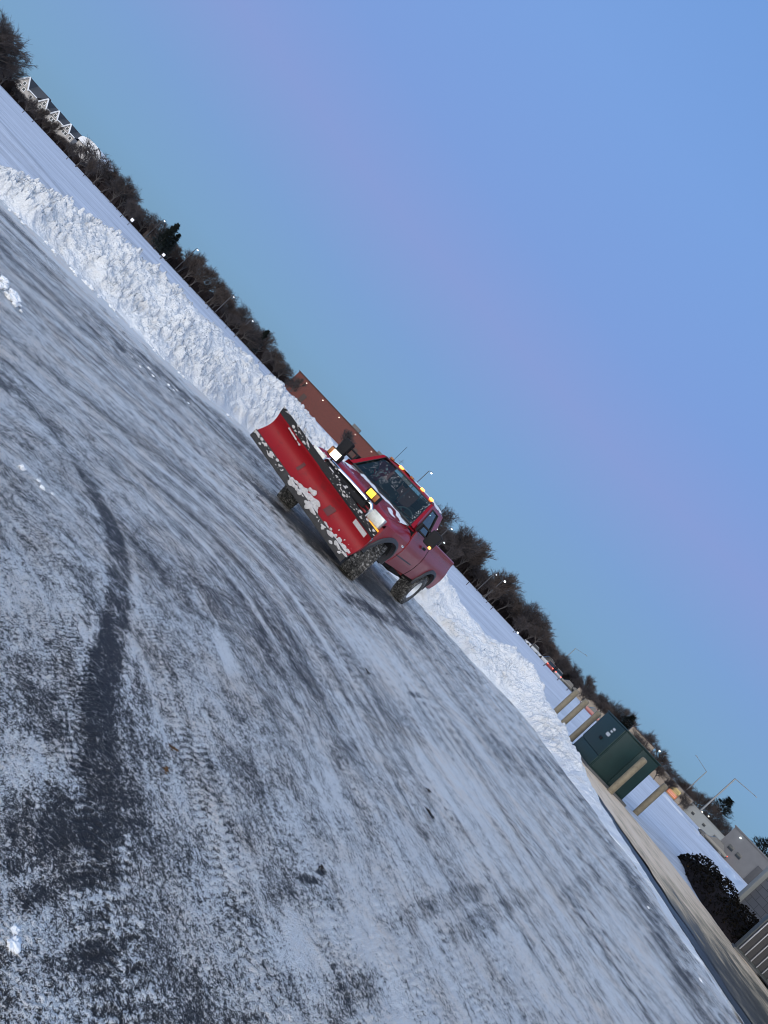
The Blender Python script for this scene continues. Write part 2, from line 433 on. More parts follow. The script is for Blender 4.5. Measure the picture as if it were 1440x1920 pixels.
wo = wn('OutputWorld'); t.links.new(ad.outputs[0], wo.inputs[0])
sun = bpy.data.lights.new('sun', 'SUN'); sun.energy = .95; sun.angle = math.radians(40); sun.color = (1, .93, .86)
so = link(bpy.data.objects.new('sun', sun)); so.rotation_euler = Vector((.30, 1, -.50)).to_track_quat('-Z', 'Y').to_euler()
so.location = (-10, -40, 20)
scene.view_settings.view_transform = 'Standard'; scene.view_settings.look = 'None'
scene.view_settings.exposure = 0; scene.view_settings.gamma = 1
scene.cycles.use_denoising = True; scene.cycles.filter_width = 1.0
scene.cycles.max_bounces = 6; scene.cycles.transparent_max_bounces = 12

# ------------------------------------------------------------------ snow bank lines (metres)
BASE = [(-9.9, 13.5), (-9.5, 13.5), (-8.9, 13.6), (-7.9, 14.0), (-6.8, 14.4), (-5.5, 14.9), (-4.5, 16.0), (-3.5, 18), (-1.5, 19.3), (1, 20.0), (2.3, 20.05), (3.0, 19.9), (3.8, 19.9), (4.8, 19.8), (5.5, 20.1), (6, 20.1), (6.5, 19.5), (6.75, 17.6), (7.3, 16.3), (7.9, 14), (7.95, 12), (8.0, 10.4), (8.05, 8), (8.1, 5)]
CREST = [(-10.0, 14.2, .06), (-9.7, 14.9, .35), (-9.1, 15.8, .68), (-8.2, 16.3, .85), (-7.3, 17, .98), (-5.9, 18.3, 1.04), (-4.5, 19.5, 1.18), (-3.1, 21, 1.25), (-1, 22, 1.15), (1, 22.4, 1.0), (2.5, 22.0, .95), (3.6, 21.7, .66), (4.6, 21.7, .68), (5.5, 22.0, .92), (6.1, 21.9, .93), (6.6, 21.6, .78), (7.1, 20.8, .6), (7.6, 18.8, .32), (7.95, 16.6, .12), (8.2, 14.2, .06), (8.2, 12.2, .05), (8.22, 10.5, .05), (8.25, 8, .045), (8.3, 5, .04)]
BA = np.array(BASE); CR = np.array(CREST)

# ------------------------------------------------------------------ the plowed lot
def seg_dist(x, y, P):
    d = np.full(x.shape, 99.); 
    for (ax, ay), (bx, by) in zip(P[:-1], P[1:]):
        vx, vy = bx - ax, by - ay; q = np.clip(((x - ax) * vx + (y - ay) * vy) / (vx * vx + vy * vy), 0, 1)
        d = np.minimum(d, np.hypot(x - ax - q * vx, y - ay - q * vy))
    return d

def flow(x, y):
    a = -.69 * x + .87 * y - .9; b = .82 * x + .57 * y + 2.2
    k = 1.4
    psi = np.logaddexp(k * a, k * b) / k
    wgt = 1 / (1 + np.exp(-k * (b - a)))
    phi = (1 - wgt) * (.78 * x + .62 * y) + wgt * (.57 * x - .82 * y + 9)
    psi = psi + .18 * (fbm(x * .35, y * .35, 91, 3) - .5)
    return phi, psi

def make_lot():
    v = np.concatenate([np.linspace(4200, 900, 90), np.arange(898, 40, -1.6)])
    r = HC * 769 / v
    ang = np.concatenate([np.linspace(-180, -50, 70)[:-1], np.linspace(-50, 50, 840), np.linspace(50, 180, 70)[1:]]) * PI / 180
    R, A = np.meshgrid(r, ang, indexing='ij')
    X = R * np.sin(A); Y = R * np.cos(A)
    phi, psi = flow(X, Y)
    # broad snow cover
    cov = .64 + .22 * (fbm(X * .5, Y * .5, 3, 4) - .5)
    cov += .12 * sstep(0, 5, X) + .05 * sstep(4, 10, Y)
    cov -= .05 * sstep(5.0, 2.2, R) * sstep(1.5, -.3, X); cov += .07 * sstep(.5, 3, X) * sstep(9, 4, Y); cov -= .08 * sstep(2.6, 1.2, np.hypot(X + .2, Y - 2.2)) 
    base_y = np.interp(X, BA[:18, 0], BA[:18, 1])
    cov += .75 * sstep(2.1, .0, base_y - Y + .8 * (fbm(X * .8, Y * .8, 32, 3) - .5)) * (X < -2) * (.45 + fbm(X, Y, 31, 3))
    cov -= .22 * sstep(6.3, 7.0, X) * sstep(7.95, 7.5, X) * sstep(4, 8, Y) * (.4 + 1.2 * fbm(X * 1.2, Y * .3, 35, 3))
    cov += .10 * sstep(1.6, .2, 8.0 - X)
    for (cx, cy, rx, ry, an, am) in [
        (.12, 2.56, .07, .22, -.45, -.42), (-.03, 2.82, .04, .14, -.5, -.4), (.10, 2.74, .03, .14, -.5, -.5), (.20, 2.30, .05, .26, -.4, -.34), (.33, 2.10, .05, .2, -.4, -.28), (.27, 2.38, .035, .2, -.4, .34), (-.30, 2.45, .24, .32, -.4, .30), (-.75, 3.3, .4, .4, -.4, .16), (.10, 2.05, .05, .2, -.2, -.25),
        (1.05, 3.65, .018, .07, -.5, -1.2), (1.0, 3.50, .022, .12, -.7, -.6),
        (-.35, 2.05, .25, .2, 0, .12), (.18, 2.12, .14, .30, -.5, .22), (1.12, 3.2, .18, .5, -.55, .30), (1.55, 2.95, .2, .5, -.5, .25),
        (-1.0, 3.4, .35, .5, -.5, .16), (-.2, 5.6, 1.2, .5, .5, -.10), (-2.4, 5.6, .8, .22, .25, -.25), (-3.2, 5.9, .7, .2, .4, -.2), (-1.6, 6.3, .7, .2, .1, -.2), (1.3, 9.4, .7, 1.4, -.55, .2), (2.3, 7.4, .5, 1.6, -.5, .2),
        (-9.3, 13.3, 1.0, .30, .35, -.9), (-7.6, 12.4, 1.5, .3, .7, -.32), (-6.0, 11.7, 1.6, .4, .75, -.22), (-4.0, 13.6, 1.5, .25, .75, -.36), (-3.2, 15.4, 1.6, .3, .8, -.34),
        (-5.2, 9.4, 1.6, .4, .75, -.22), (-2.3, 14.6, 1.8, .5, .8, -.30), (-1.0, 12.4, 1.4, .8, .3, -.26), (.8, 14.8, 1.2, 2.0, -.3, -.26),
        (.1, 14.3, 1.3, 2.0, -.33, -.55), (-.9, 12.3, 1.3, .5, .35, -.3), (1.7, 13.6, .3, 2.4, -.42, -.35), (.9, 11.6, .25, 1.5, -.4, -.3),  # below the truck: bare wet asphalt, with its contact shadow painted in
        (4.4, 12.2, .6, 2.2, -.6, -.16), (5.9, 15.4, .5, 2.6, -.45, -.22), (3.0, 17.0, 1.6, .5, -.5, -.22), (6.9, 11.5, .35, 2.5, -.2, -.22), (4.6, 8.6, .2, 1.6, -.5, -.2), (6.3, 8.4, .3, 2, -.35, -.22), (2.0, 4.7, .08, 1.6, -.52, -.25), (2.6, 5.4, .10, 1.8, -.5, -.22), (1.9, 9.4, .06, .5, -.4, -.4)]:
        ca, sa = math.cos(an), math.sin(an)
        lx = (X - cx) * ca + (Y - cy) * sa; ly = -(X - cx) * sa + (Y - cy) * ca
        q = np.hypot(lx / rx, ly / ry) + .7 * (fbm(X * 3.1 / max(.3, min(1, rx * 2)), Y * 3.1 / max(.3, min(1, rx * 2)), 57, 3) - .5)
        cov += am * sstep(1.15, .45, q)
    # the dark tyre track that swings down through the foreground
    TR = [(-2.3, 5.7), (-1.75, 5.5), (-1.34, 5.17), (-1.1, 4.97), (-.86, 4.59), (-.66, 4.21), (-.46, 3.75), (-.31, 3.33), (-.18, 3.05), (.0, 2.8), (.14, 2.5)]
    d = seg_dist(X, Y, TR) + .03 * (fbm(X * 9, Y * 9, 71, 3) - .5)
    cov -= (.48 + .5 * (fbm(X * 14, Y * 14, 73, 3) - .5)) * sstep(.105, .05, d) * sstep(6.0, 4.9, Y) * sstep(2.2, 3.1, Y)
    cov -= .08 * sstep(.5, .1, d + .3 * (fbm(X * 4, Y * 4, 74, 3) - .5)) * sstep(3.6, 2.8, Y)
    cov += .16 * np.exp(-((d - .13) / .02) ** 2) * sstep(5.2, 4.4, Y) * sstep(2.6, 3.2, Y)
    T2 = [(-9, 8.5), (-6, 9.8), (-3.5, 11.4), (-1.6, 13.2), (.5, 14.6)]
    d2 = np.minimum(np.abs(seg_dist(X, Y, T2)), 9); cov -= .16 * sstep(.26, .16, d2)
    cov += .55 * (fbm(phi * .22, psi * 2.4, 93, 4) - .5) * sstep(5, 9, R) + .3 * (fbm(phi * .5, psi * 8, 95, 3) - .5) * sstep(4, 8, R)
    cov += .30 * (fbm(X * 2.2, Y * 2.2, 97, 4) - .5) * sstep(6, 3, R)
    # tread prints along the streaks
    lane = np.mod(psi / .62 + .25 * fbm(phi * .15, psi * .4, 5, 2), 1.0)
    inl = sstep(.08, .14, lane) * sstep(.52, .46, lane) * sstep(.42, .62, fbm(phi * .25 + 3, psi * .7, 77, 3))
    zig = np.abs(np.mod(lane / .44, .5) - .25) * 4
    rid = np.sin(2 * PI * (phi / .048 + zig * .75 + 2.2 * fbm(phi * 2.2, psi * 2.6, 8, 3)))
    near = sstep(8.5, 3.5, R)
    cov += .13 * rid * inl * near * (.3 + 1.4 * fbm(X * 2, Y * 2, 88, 3))
    fine = sstep(11, 5, R)
    f1, f2_, ci = worley(X / .024, Y / .024, 21)
    gran = (f2_ - f1) * near
    cov += .5 * (gran - .28 * near) * (ci - .25)
    mid = fbm(X * 7, Y * 7, 40, 4) - .5
    cov += .55 * mid * fine
    # thin scraped lines left by the plow and the tyres
    rg = 1 - np.abs(2 * fbm(phi * .16 + 5, psi * 2.6, 101, 3) - 1); cov -= .30 * sstep(.90, .975, rg) * sstep(4.5, 8.5, R) * (.3 + 1.2 * fbm(phi * .5, psi, 103, 2))
    rg = 1 - np.abs(2 * fbm(phi * .12 + 9, psi * 5.2, 105, 2) - 1); cov += .22 * sstep(.90, .97, rg) * sstep(2.0, 4.0, R)
    cov = .06 + np.logaddexp(0, (cov - .06) * 9) / 9
    Z = .012 * (fbm(X * 6, Y * 6, 41, 4) - .5) * fine + .010 * gran * np.clip(cov + .2, 0, 1) + .0022 * rid * inl * near + .018 * (fbm(phi * .6, psi * 5, 12, 3) - .5)
    Z += .05 * (fbm(X * .4, Y * .4, 14, 2) - .5) * sstep(3, 8, R)
    nr, na = X.shape
    idx = np.arange(nr * na).reshape(nr, na)
    F = np.stack([idx[:-1, :-1], idx[:-1, 1:], idx[1:, 1:], idx[1:, :-1]], -1).reshape(-1, 4)
    cx = (X[:-1, :-1] + X[1:, 1:]).ravel() / 2; cy = (Y[:-1, :-1] + Y[1:, 1:]).ravel() / 2
    lim = np.interp(cx, np.concatenate([[-40, -12, -10.2], CR[1:16, 0]]), np.concatenate([[15.5, 14.5, 14.2], CR[1:16, 1] - .6]))
    F = F[(cy < lim) & (cx < 8.42)]
    used = np.unique(F); remap = np.full(nr * na, -1); remap[used] = np.arange(len(used))
    o = mesh_np('parking_lot', np.stack([X, Y, Z], -1).reshape(-1, 3)[used], remap[F], MAT['lot'])
    me = o.data
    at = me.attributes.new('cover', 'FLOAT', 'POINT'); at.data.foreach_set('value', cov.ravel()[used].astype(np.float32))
    uvl = me.uv_layers.new(name='flow')
    li = np.empty(len(me.loops), dtype=np.int32); me.loops.foreach_get('vertex_index', li)
    UV = np.stack([phi.ravel()[used], psi.ravel()[used]], -1).astype(np.float32)[li]
    uvl.data.foreach_set('uv', UV.ravel())
    tag(o, kind='structure')
make_lot()

def make_field():
    # one sheet to the horizon, with gentle swells
    xs = np.concatenate([[-1500, -900, -500, -300], np.linspace(-180, 180, 181), [300, 500, 900, 1500]])
    ys = np.concatenate([[-400, -100, -30], np.linspace(-10, 60, 71), np.linspace(64, 260, 50), [320, 420, 600, 900, 1500]])
    X, Y = np.meshgrid(xs, ys, indexing='ij')
    Z = -.09 + .05 * (fbm(X * .3, Y * .3, 2, 3) - .5) * sstep(15, 24, Y)
    Z += .10 * sstep(21.5, 23.5, Y)
    Z += .16 * sstep(13.0, 14.2, X)
    Z += .35 * np.exp(-((X + 21) / 6) ** 2 - ((Y - 29) / 4.0) ** 2)
    n, m = X.shape; idx = np.arange(n * m).reshape(n, m)
    F = np.stack([idx[:-1, :-1], idx[1:, :-1], idx[1:, 1:], idx[:-1, 1:]], -1).reshape(-1, 4)
    tag(mesh_np('snow_field', np.stack([X, Y, Z], -1), F, MAT['field']), kind='structure')
make_field()

def chunky(x, y, soft):
    wx = x + .05 * (fbm(x * 5, y * 5, 70, 2) - .5); wy = y + .05 * (fbm(x * 5 + 9, y * 5, 71, 2) - .5)
    b1, b2, bi = worley(wx / .42, wy / .30, 3); c1, c2, ci = worley(wx / .17, wy / .13, 4); d1, d2, di = worley(wx / .085 + 3, wy / .065, 5)
    am = .35 + 1.35 * sstep(.3, .7, fbm(x * .55, y * .55, 60, 3))
    big = .26 * (bi - .35) * sstep(0, .4, b2 - b1); med = .15 * (ci - .25) * sstep(0, .28, c2 - c1); sml = .085 * (di - .25) * sstep(0, .3, d2 - d1)
    rol = .20 * (fbm(x * 1.0, y * 1.0, 50, 3) - .5) + .22 * (fbm(x * 2.6, y * 2.6, 54, 4) - .5)
    return (big * .6 + med * am + sml * am) * (1 - .55 * soft) + rol * (.6 + .7 * soft)

def bank(name, s0, s1, label, amp=1.0, step=.022, soft=0.0, back=.5):
    P = [np.array([(*BASE[i], 0.0) for i in range(len(BASE))]), CR]
    sb = np.linspace(0, 1, len(BASE)); 
    sfull = np.linspace(s0, s1, int((s1 - s0) * 36 / step))
    def ip(A, s): 
        q = np.stack([np.interp(s, sb, A[:, k]) for k in range(3)], -1)
        ker = np.ones(41) / 41
        pad = np.pad(q, ((20, 20), (0, 0)), mode='edge'); return np.stack([np.convolve(pad[:, k], ker, 'valid') for k in range(3)], -1)
    Fp = ip(P[0], sfull); Cp = ip(P[1], sfull)
    hmax = Cp[:, 2]
    dv = Cp[:, :2] - Fp[:, :2]; ln = np.hypot(dv[:, 0], dv[:, 1])[:, None]; un = dv / ln
    Bp = Cp[:, :2] + un * (ln * .45 + back)
    nt = 170
    tt = np.concatenate([np.linspace(0, 1, 120), np.linspace(1, 2, nt - 119)[1:]])
    X = np.where(tt[None] <= 1, Fp[:, :1] + (Cp[:, :1] - Fp[:, :1]) * tt[None], Cp[:, :1] + (Bp[:, :1] - Cp[:, :1]) * (tt[None] - 1))
    Y = np.where(tt[None] <= 1, Fp[:, 1:2] + (Cp[:, 1:2] - Fp[:, 1:2]) * tt[None], Cp[:, 1:2] + (Bp[:, 1:2] - Cp[:, 1:2]) * (tt[None] - 1))
    tq = np.clip(tt, 0, 1); prof = np.where(tt <= 1, .55 * (1 - (1 - tq) ** 1.5) + .45 * tq * tq * (3 - 2 * tq), np.cos((tt - 1) * PI / 2) ** .9)
    rag = .42 * (fbm(X * .9, Y * .9, 33, 3) - .5) + .12 * (fbm(X * 3.2, Y * 3.2, 34, 3) - .5)
    X = X + rag * un[:, :1] * sstep(1.4, .3, tt)[None] * 2; Y = Y + rag * un[:, 1:2] * sstep(1.4, .3, tt)[None] * 2
    H = hmax[:, None]
    Z0 = H * prof[None]
    rough = chunky(X, Y, soft) * amp * np.clip(H / .55, .12, 1.0) * .9
    env = sstep(0, .25, prof)[None]
    endf = (sstep(0, .02, sfull - s0) if s0 > .5 else np.ones(len(sfull)))[:, None] * (sstep(0, .03, s1 - sfull) if .5 < s1 < .9 else np.ones(len(sfull)))[:, None]
    Z = (Z0 + rough * env) * endf - .05 * (1 - env) - .04 * (1 - endf)
    n, m = X.shape; idx = np.arange(n * m).reshape(n, m)
    F = np.stack([idx[:-1, :-1], idx[1:, :-1], idx[1:, 1:], idx[:-1, 1:]], -1).reshape(-1, 4)
    return mesh_np(name, np.stack([X, Y, Z], -1), F, MAT['bank'], smooth=True), label
o, lb = bank('snow_bank', 0.0, .415, 'long chunky white snow bank left of the plow truck'); tag(o, lb, 'snow bank')
o, lb = bank('snow_bank', .4155, .775, 'softer snow bank from behind the truck to the bollards', .8, soft=.6); tag(o, lb, 'snow bank')
o, lb = bank('snow_ridge', .735, 1.0, 'thin low ridge of snow running along the dark kerb', .5, soft=.3, back=.06); tag(o, lb, 'snow ridge')

# loose lumps of snow
def lump_mesh(seed, sq=.75):
    bm = bmesh.new(); bmesh.ops.create_icosphere(bm, subdivisions=4, radius=1)
    V = np.array([v.co[:] for v in bm.verts])
    w1, w2, wi = worley(V[:, 0] * 1.7 + V[:, 2] * .9 + seed * 3.1, V[:, 1] * 1.7 - V[:, 2] * 1.1, seed)
    d = .72 + .5 * wi * sstep(0, .3, w2 - w1) + .7 * (fbm(V[:, 0] * 2.3 + seed * 3.1, V[:, 1] * 2.3 + V[:, 2] * 1.9, seed, 4) - .5)
    for v, k in zip(bm.verts, d): v.co *= k; v.co.z *= sq
    me = bpy.data.meshes.new('snow_lump'); bm.to_mesh(me); bm.free(); me.shade_smooth(); me.materials.append(MAT['lump']); return me
LUMPS = [lump_mesh(s) for s in range(5)]
def lump(x, y, r, label, group):
    o = link(bpy.data.objects.new('snow_lump', LUMPS[random.randrange(5)])); o.location = (x, y, r * .25)
    o.scale = (r, r * random.uniform(.8, 1.2), r * random.uniform(.75, 1)); o.rotation_euler = (0, 0, random.uniform(0, 6))
    tag(o, label, 'snow lump', group)
lump(.155, 1.925, .021, 'larger of two round white snow lumps at the bottom left corner', None)
lump(.135, 1.965, .014, 'smaller of two round white snow lumps at the bottom left corner', None)
for dx, dy, r in [(0, 0, .09), (.1, .14, .13), (.22, .05, .10), (.05, -.12, .05), (.34, -.02, .05), (.28, -.16, .12), (.40, -.22, .06), (-.2, .3, .12), (-.1, .22, .07), (.16, -.1, .05), (.5, -.2, .035), (.02, .32, .04)]:
    lump(-4.45 + dx * .8, 8.0 + dy * .8, r * .55, 'snow lump in the loose clump at the left edge of the frosty lot', 'snow clump at the left edge')
for k in range(13):
    f = max(0, k / 12 + random.uniform(-.03, .03)); lump(-4.28 + .62 * f + random.gauss(0, .10), 11.76 + 1.4 * f ** .8 + random.gauss(0, .12), random.uniform(.012, .042), 'small snow lump in the row lying before the left snow bank', 'row of lumps before the left bank')
for dx, dy, r in [(0, 0, .022), (.10, .06, .012), (.16, .02, .016), (.21, .08, .012)]:
    lump(-1.66 + dx, 4.52 + dy, r, 'tiny snow lump beside the curved dark tyre track', 'tiny lumps by the tyre track')
for x, y, r in [(7.5, 10.3, .035), (7.1, 11.6, .025)]:
    lump(x, y, r, 'snow lump on the lot beside the snowy kerb', 'lumps by the kerb')

for k in range(84):
    x = random.uniform(-9.2, -3.4); by = float(np.interp(x, BA[:18, 0], BA[:18, 1])); q = random.random() ** 1.6
    lump(x + .3 * q, by + .12 - .55 * q, (.014 + .075 * random.random() ** 2.5) * (1 - .4 * q), 'small snow chunk fallen at the foot of the left snow bank', 'chunks at the foot of the left snow bank')
# dead leaves and tufts
def leaf(x, y, size, label, rust=False, rz=0):
    mb = MB()
    for k in range(7):
        a = rz + k * .8 + random.uniform(-.3, .3); l = size * random.uniform(.5, 1); wd = l * .28
        d = Vector((math.cos(a), math.sin(a), 0)); p = Vector((-d.y, d.x, 0)); q = random.uniform(.01, .03)
        mb.add([(0, 0, .012), d * l * .5 + p * wd + Vector((0, 0, q)), d * l + Vector((0, 0, .012 + q * .4)), d * l * .5 - p * wd + Vector((0, 0, q))], [(0, 1, 2, 3)])
    o = mb.build('grass_tuft' if rust else 'dead_leaf', MAT['rust' if rust else 'leaf'], angle=0, fix=False); o.location = (x, y, .008)
    tag(o, label, 'grass' if rust else 'leaf')
leaf(1.93, 6.32, .055, 'small dark curled leaf lying in the middle of the frosty lot')
leaf(1.92, 5.83, .085, 'larger dark torn leaf lying in the middle of the frosty lot')
leaf(1.03, 3.62, .035, 'black curled leaf on pale ice in the near lot')
leaf(1.1, 8.0, .08, 'dark scrap of leaf below the truck front wheel')
leaf(.12, 3.35, .035, 'upper rusty brown grass tuft in the near frost', True)
leaf(.16, 3.15, .035, 'lower rusty brown grass tuft in the near frost', True)

# ------------------------------------------------------------------ kerb, sidewalk
mb = MB(); mb.prism([(8.46, -.1), (8.48, .025), (8.55, .032), (8.90, .036), (8.90, -.1)], 1, 3, 24)
tag(mb.build('kerb', MAT['wetkerb']), kind='structure')
mb = MB()
xs = np.linspace(8.703, 13.1, 45); ys = np.linspace(3, 25.6, 160)
P = []
for y in ys:
    far = 11.6 + 1.5 * float(sstep(24.8, 20, y))
    P.append([(8.88 + .05 * math.sin(y * 2.1) + .04 * math.sin(y * 5.3) + (far - 8.9) * i / 30, y, .05 + .012 * math.sin(y * .9) + (-.14 if i == 30 else 0)) for i in range(31)])
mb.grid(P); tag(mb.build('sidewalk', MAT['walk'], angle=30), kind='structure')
mb = MB(); mb.grid([[(x, y, .085) for y in np.linspace(11, 17.8, 20)] for x in np.linspace(13.14, 17, 12)])
tag(mb.build('stone_path', MAT['paver']), kind='structure')

# ------------------------------------------------------------------ transformer cabinet and bollards
r = empty('transformer_cabinet', (10.66, 24.45, 0.0), math.radians(8))
mb = MB(); mb.box((0, 0, .06), (1.86, 1.86, .14), bev=.01); mb.build('pad', MAT['kerb'], r)
mb = MB(); mb.box((0, 0, .92), (1.56, 1.56, 1.58), bev=.015); mb.build('body', MAT['green'], r)
mb = MB(); mb.box((0, 0, 1.735), (1.64, 1.64, .05), bev=.015); mb.build('lid', MAT['green'], r)
mb = MB(); mb.box((-.80, 0, 1.13), (.05, 1.50, 1.12), bev=.01); d1 = mb.build('door', MAT['green'], r)
mb = MB(); mb.box((-.795, 0, .34), (.04, 1.50, .42), bev=.01); mb.build('sill_panel', MAT['green'], r)
for yy in (-.39, .39):
    mb = MB(); mb.box((yy, -.79, .93), (.74, .03, 1.50), bev=.01); mb.build('side_panel', MAT['green'], r)
mb = MB(); mb.box((-.845, -.12, .98), (.05, .14, .10), bev=.01); mb.build('handle', MAT['black'], d1)
mb = MB(); mb.box((-.8275, -.30, 1.46), (.004, .16, .07)); mb.box((-.8275, -.28, 1.36), (.004, .14, .06)); mb.box((-.8275, -.25, 1.22), (.004, .24, .11)); mb.build('warning_label', MAT['sticker'], d1)
tag(r, 'dark green electrical transformer cabinet among tan bollards', 'cabinet')

def bollard(x, y, h, label):
    o = empty('bollard', (x, y, -.06))
    prof = [(.105, 0), (.105, h - .06), (.1, h - .02), (.075, h + .01), (.0, h + .025)]
    mb = MB(); mb.lathe(prof, 24, Matrix.Rotation(PI / 2, 4, 'X')); mb.build('sleeve', MAT['bollard'], o)
    mb = MB(); mb.lathe([(.16, .0), (.16, .09), (.108, .1)], 20, Matrix.Rotation(PI / 2, 4, 'X')); mb.build('footing', MAT['kerb'], o)
    tag(o, label, 'bollard', 'tan bollards guarding the transformer')
bollard(9.27, 27.1, 1.50, 'tan bollard farthest left of the green cabinet, nearest the snow bank end')
bollard(9.57, 26.6, 1.52, 'tan bollard in the middle of the three left of the cabinet')
bollard(9.93, 26.0, 1.55, 'scuffed tan bollard closest to the left side of the green cabinet')
bollard(10.78, 23.1, 1.58, 'tan bollard standing in front of the green cabinet door corner')
bollard(12.75, 25.0, 1.50, 'tan bollard alone to the right of the green cabinet')

# ------------------------------------------------------------------ hedge, grey building, louvred cabinet on the right
h = empty('hedge', (13.98, 21.0, 0))
mb = MB(); nb = MB()
for k in range(5200):
    s = random.uniform(-1, 1); a = random.uniform(0, PI * 1.0); rr = random.uniform(.72, 1.0) ** .5
    endt = math.sqrt(max(0, 1 - abs(s) ** 6))
    hh = .76 + .16 * math.sin(s * 5) * .4 + .12 * math.sin(s * 11 + 1)
    c = Vector((-.02 + .62 * math.cos(a) * rr * (.3 + .7 * endt) + s * .80, s * 3.5, .04 + hh * endt * abs(math.sin(a)) ** .55 * rr))
    d = Vector((random.uniform(-1, 1), random.uniform(-1, 1), random.uniform(-.5, 1))).normalized(); l = random.uniform(.04, .10)
    p = d.orthogonal().normalized(); q = d.cross(p); aa = random.uniform(0, 6); p = p * math.cos(aa) + q * math.sin(aa)
    mb.add([c - d * l * .5, c + p * l * .35, c + d * l * .5, c - p * l * .35], [(0, 1, 2, 3)])
mb.build('foliage', MAT['hedge'], h, angle=0, fix=False)
P = []
for i in range(25):
    s = -1 + 2 * i / 24; endt = math.sqrt(max(0.001, 1 - abs(s) ** 6)); row = []
    for j in range(15):
        a = PI * j / 14; row.append((-.02 + .56 * math.cos(a) * (.3 + .7 * endt) + s * .80 + random.uniform(-.03, .03), s * 3.4, -.05 + .68 * endt * math.sin(a) ** .55 + random.uniform(-.03, .03)))
    P.append(row)
nb.grid(P); nb.build('branches', MAT['brush'], h)
tag(h, 'dark rounded winter hedge beside the tan sidewalk', 'hedge')

b = empty('block_building', (15.35, 22.5, 0))
mb = MB(); mb.box((4.0, -9.0, 2.2), (7.9, 17.9, 4.4)); mb.build('wall', MAT['block'], b)
mb = MB(); mb.box((.0, -.02, 2.25), (.16, .16, 4.5), bev=.01); mb.build('corner_trim', MAT['paleclad'], b)
mb = MB(); mb.box((4.0, -9.0, 4.50), (8.1, 18.1, .2), bev=.02); mb.build('roof', MAT['greyclad'], b)
tag(b, 'grey block wall corner behind the hedge at the right edge', 'building')

a = empty('louvred_cabinet', (13.37, 16.98, .05), math.radians(-22))
mb = MB(); mb.box((0, .16, .62), (1.7, .28, 1.16), bev=.02); mb.build('casing', MAT['acmetal'], a)
mb = MB(); mb.box((-.33, .0, .62), (.98, .02, 1.04)); g = mb.build('grille_opening', MAT['acdark'], a)
for k in range(7):
    mb = MB(); mb.box((-.80 + k * .155, -.03, .62), (.022, .06, 1.06), bev=.004); mb.build('fin', MAT['finedge'], g)
mb = MB(); mb.box((.50, -.005, .62), (.60, .03, 1.02), bev=.008); mb.build('side_panel', MAT['acmetal'], a)
mb = MB(); mb.box((0, .16, .02), (1.76, .34, .05)); mb.build('plinth', MAT['kerb'], a)
tag(a, 'dark grey metal cabinet with upright louvre fins by the sidewalk', 'cabinet')

# ------------------------------------------------------------------ the pickup truck with its plow
# local frame: x forward, y to the truck's left, z up; origin on the ground under the front axle
HEAD = math.atan2(-.948, -.317)
truck = empty('pickup_truck', (-.42, 13.32, 0), HEAD)
tag(truck, 'red pickup truck with a raised red snow plow on its front', 'pickup truck')
RED = MAT['red']; WB = -3.48; RW = .405; ARX = (.26, WB)
def yside(z):
    return float(np.interp(z, [.40, .55, .72, .92, 1.08, 1.16, 1.30, 1.45], [.90, .955, 1.0, 1.015, 1.0, .975, .945, .94]))
def ytaper(x): return .05 * float(sstep(.45, .95, x))
def zbot(x):
    z = .56 if x < .5 else .60
    if x < WB - .5: z = .60
    for xa in ARX:
        q = abs(x - xa)
        if q < .53: z = max(z, .50 + .42 * (1 - (q / .53) ** 2.6) ** (1 / 2.2))
    return z
def stations(x0, x1, n):
    xs = list(np.linspace(x0, x1, n))
    for xa in ARX:
        for q in (-.53, -.525, -.515, -.50, .50, .515, .525, .53):
            if min(x0, x1) < xa + q < max(x0, x1): xs.append(xa + q)
    return sorted(xs, reverse=x1 < x0)
def side(mb, x0, x1, n, ztop, sd, off=0.0, nz=14):
    P = []
    for x in stations(x0, x1, n):
        zb = zbot(x); zt = ztop(x) if callable(ztop) else ztop
        P.append([(x, sd * (yside(z) - ytaper(x) + off), z) for z in np.linspace(zb, zt, nz)])
    mb.grid(P)
# fenders and nose
mb = MB()
def hood_z(x, t):
    u = max(0., min(1., (.92 - x) / 1.38))
    z = 1.125 + .115 * u + .055 * (1 - abs(t) ** 3.5) + .028 * float(sstep(.62, .50, abs(t))) * float(sstep(0, .25, u))
    z -= .16 * max(0, (x - .74) / .18) ** 2
    return z
for sd in (-1, 1):
    side(mb, -.50, .92, 34, lambda x: 1.08, sd)
    P = []
    for x in np.linspace(-.50, .92, 24):
        row = []
        for q in range(6):
            f = q / 5; t = 1 - .16 * f
            yb = yside(1.08) - ytaper(x); y = yb - (yb - .80) * (f ** 1.6)
            z = 1.08 + (hood_z(x, .84) - 1.08) * math.sin(f * PI / 2)
            row.append((x, sd * y, z))
        P.append(row)
    mb.grid(P)
# front sheet under the hood lip
mb.grid([[(.92 + .0 * z - .03 * (y / .96) ** 2, y, z) for y in np.linspace(-.955, .955, 20)] for z in np.linspace(.60, 1.0, 5)])
# cab lower sides
for sd in (-1, 1):
    side(mb, -2.05, -.50, 14, 1.33, sd)
    mb.grid([[(x, sd * (yside(1.33) - .06 * j), 1.33 + .02 * j) for j in range(2)] for x in np.linspace(-2.05, -.42, 8)])
mb.grid([[(-2.05, y, z) for y in np.linspace(-.94, .94, 6)] for z in np.linspace(.5, 1.36, 4)])
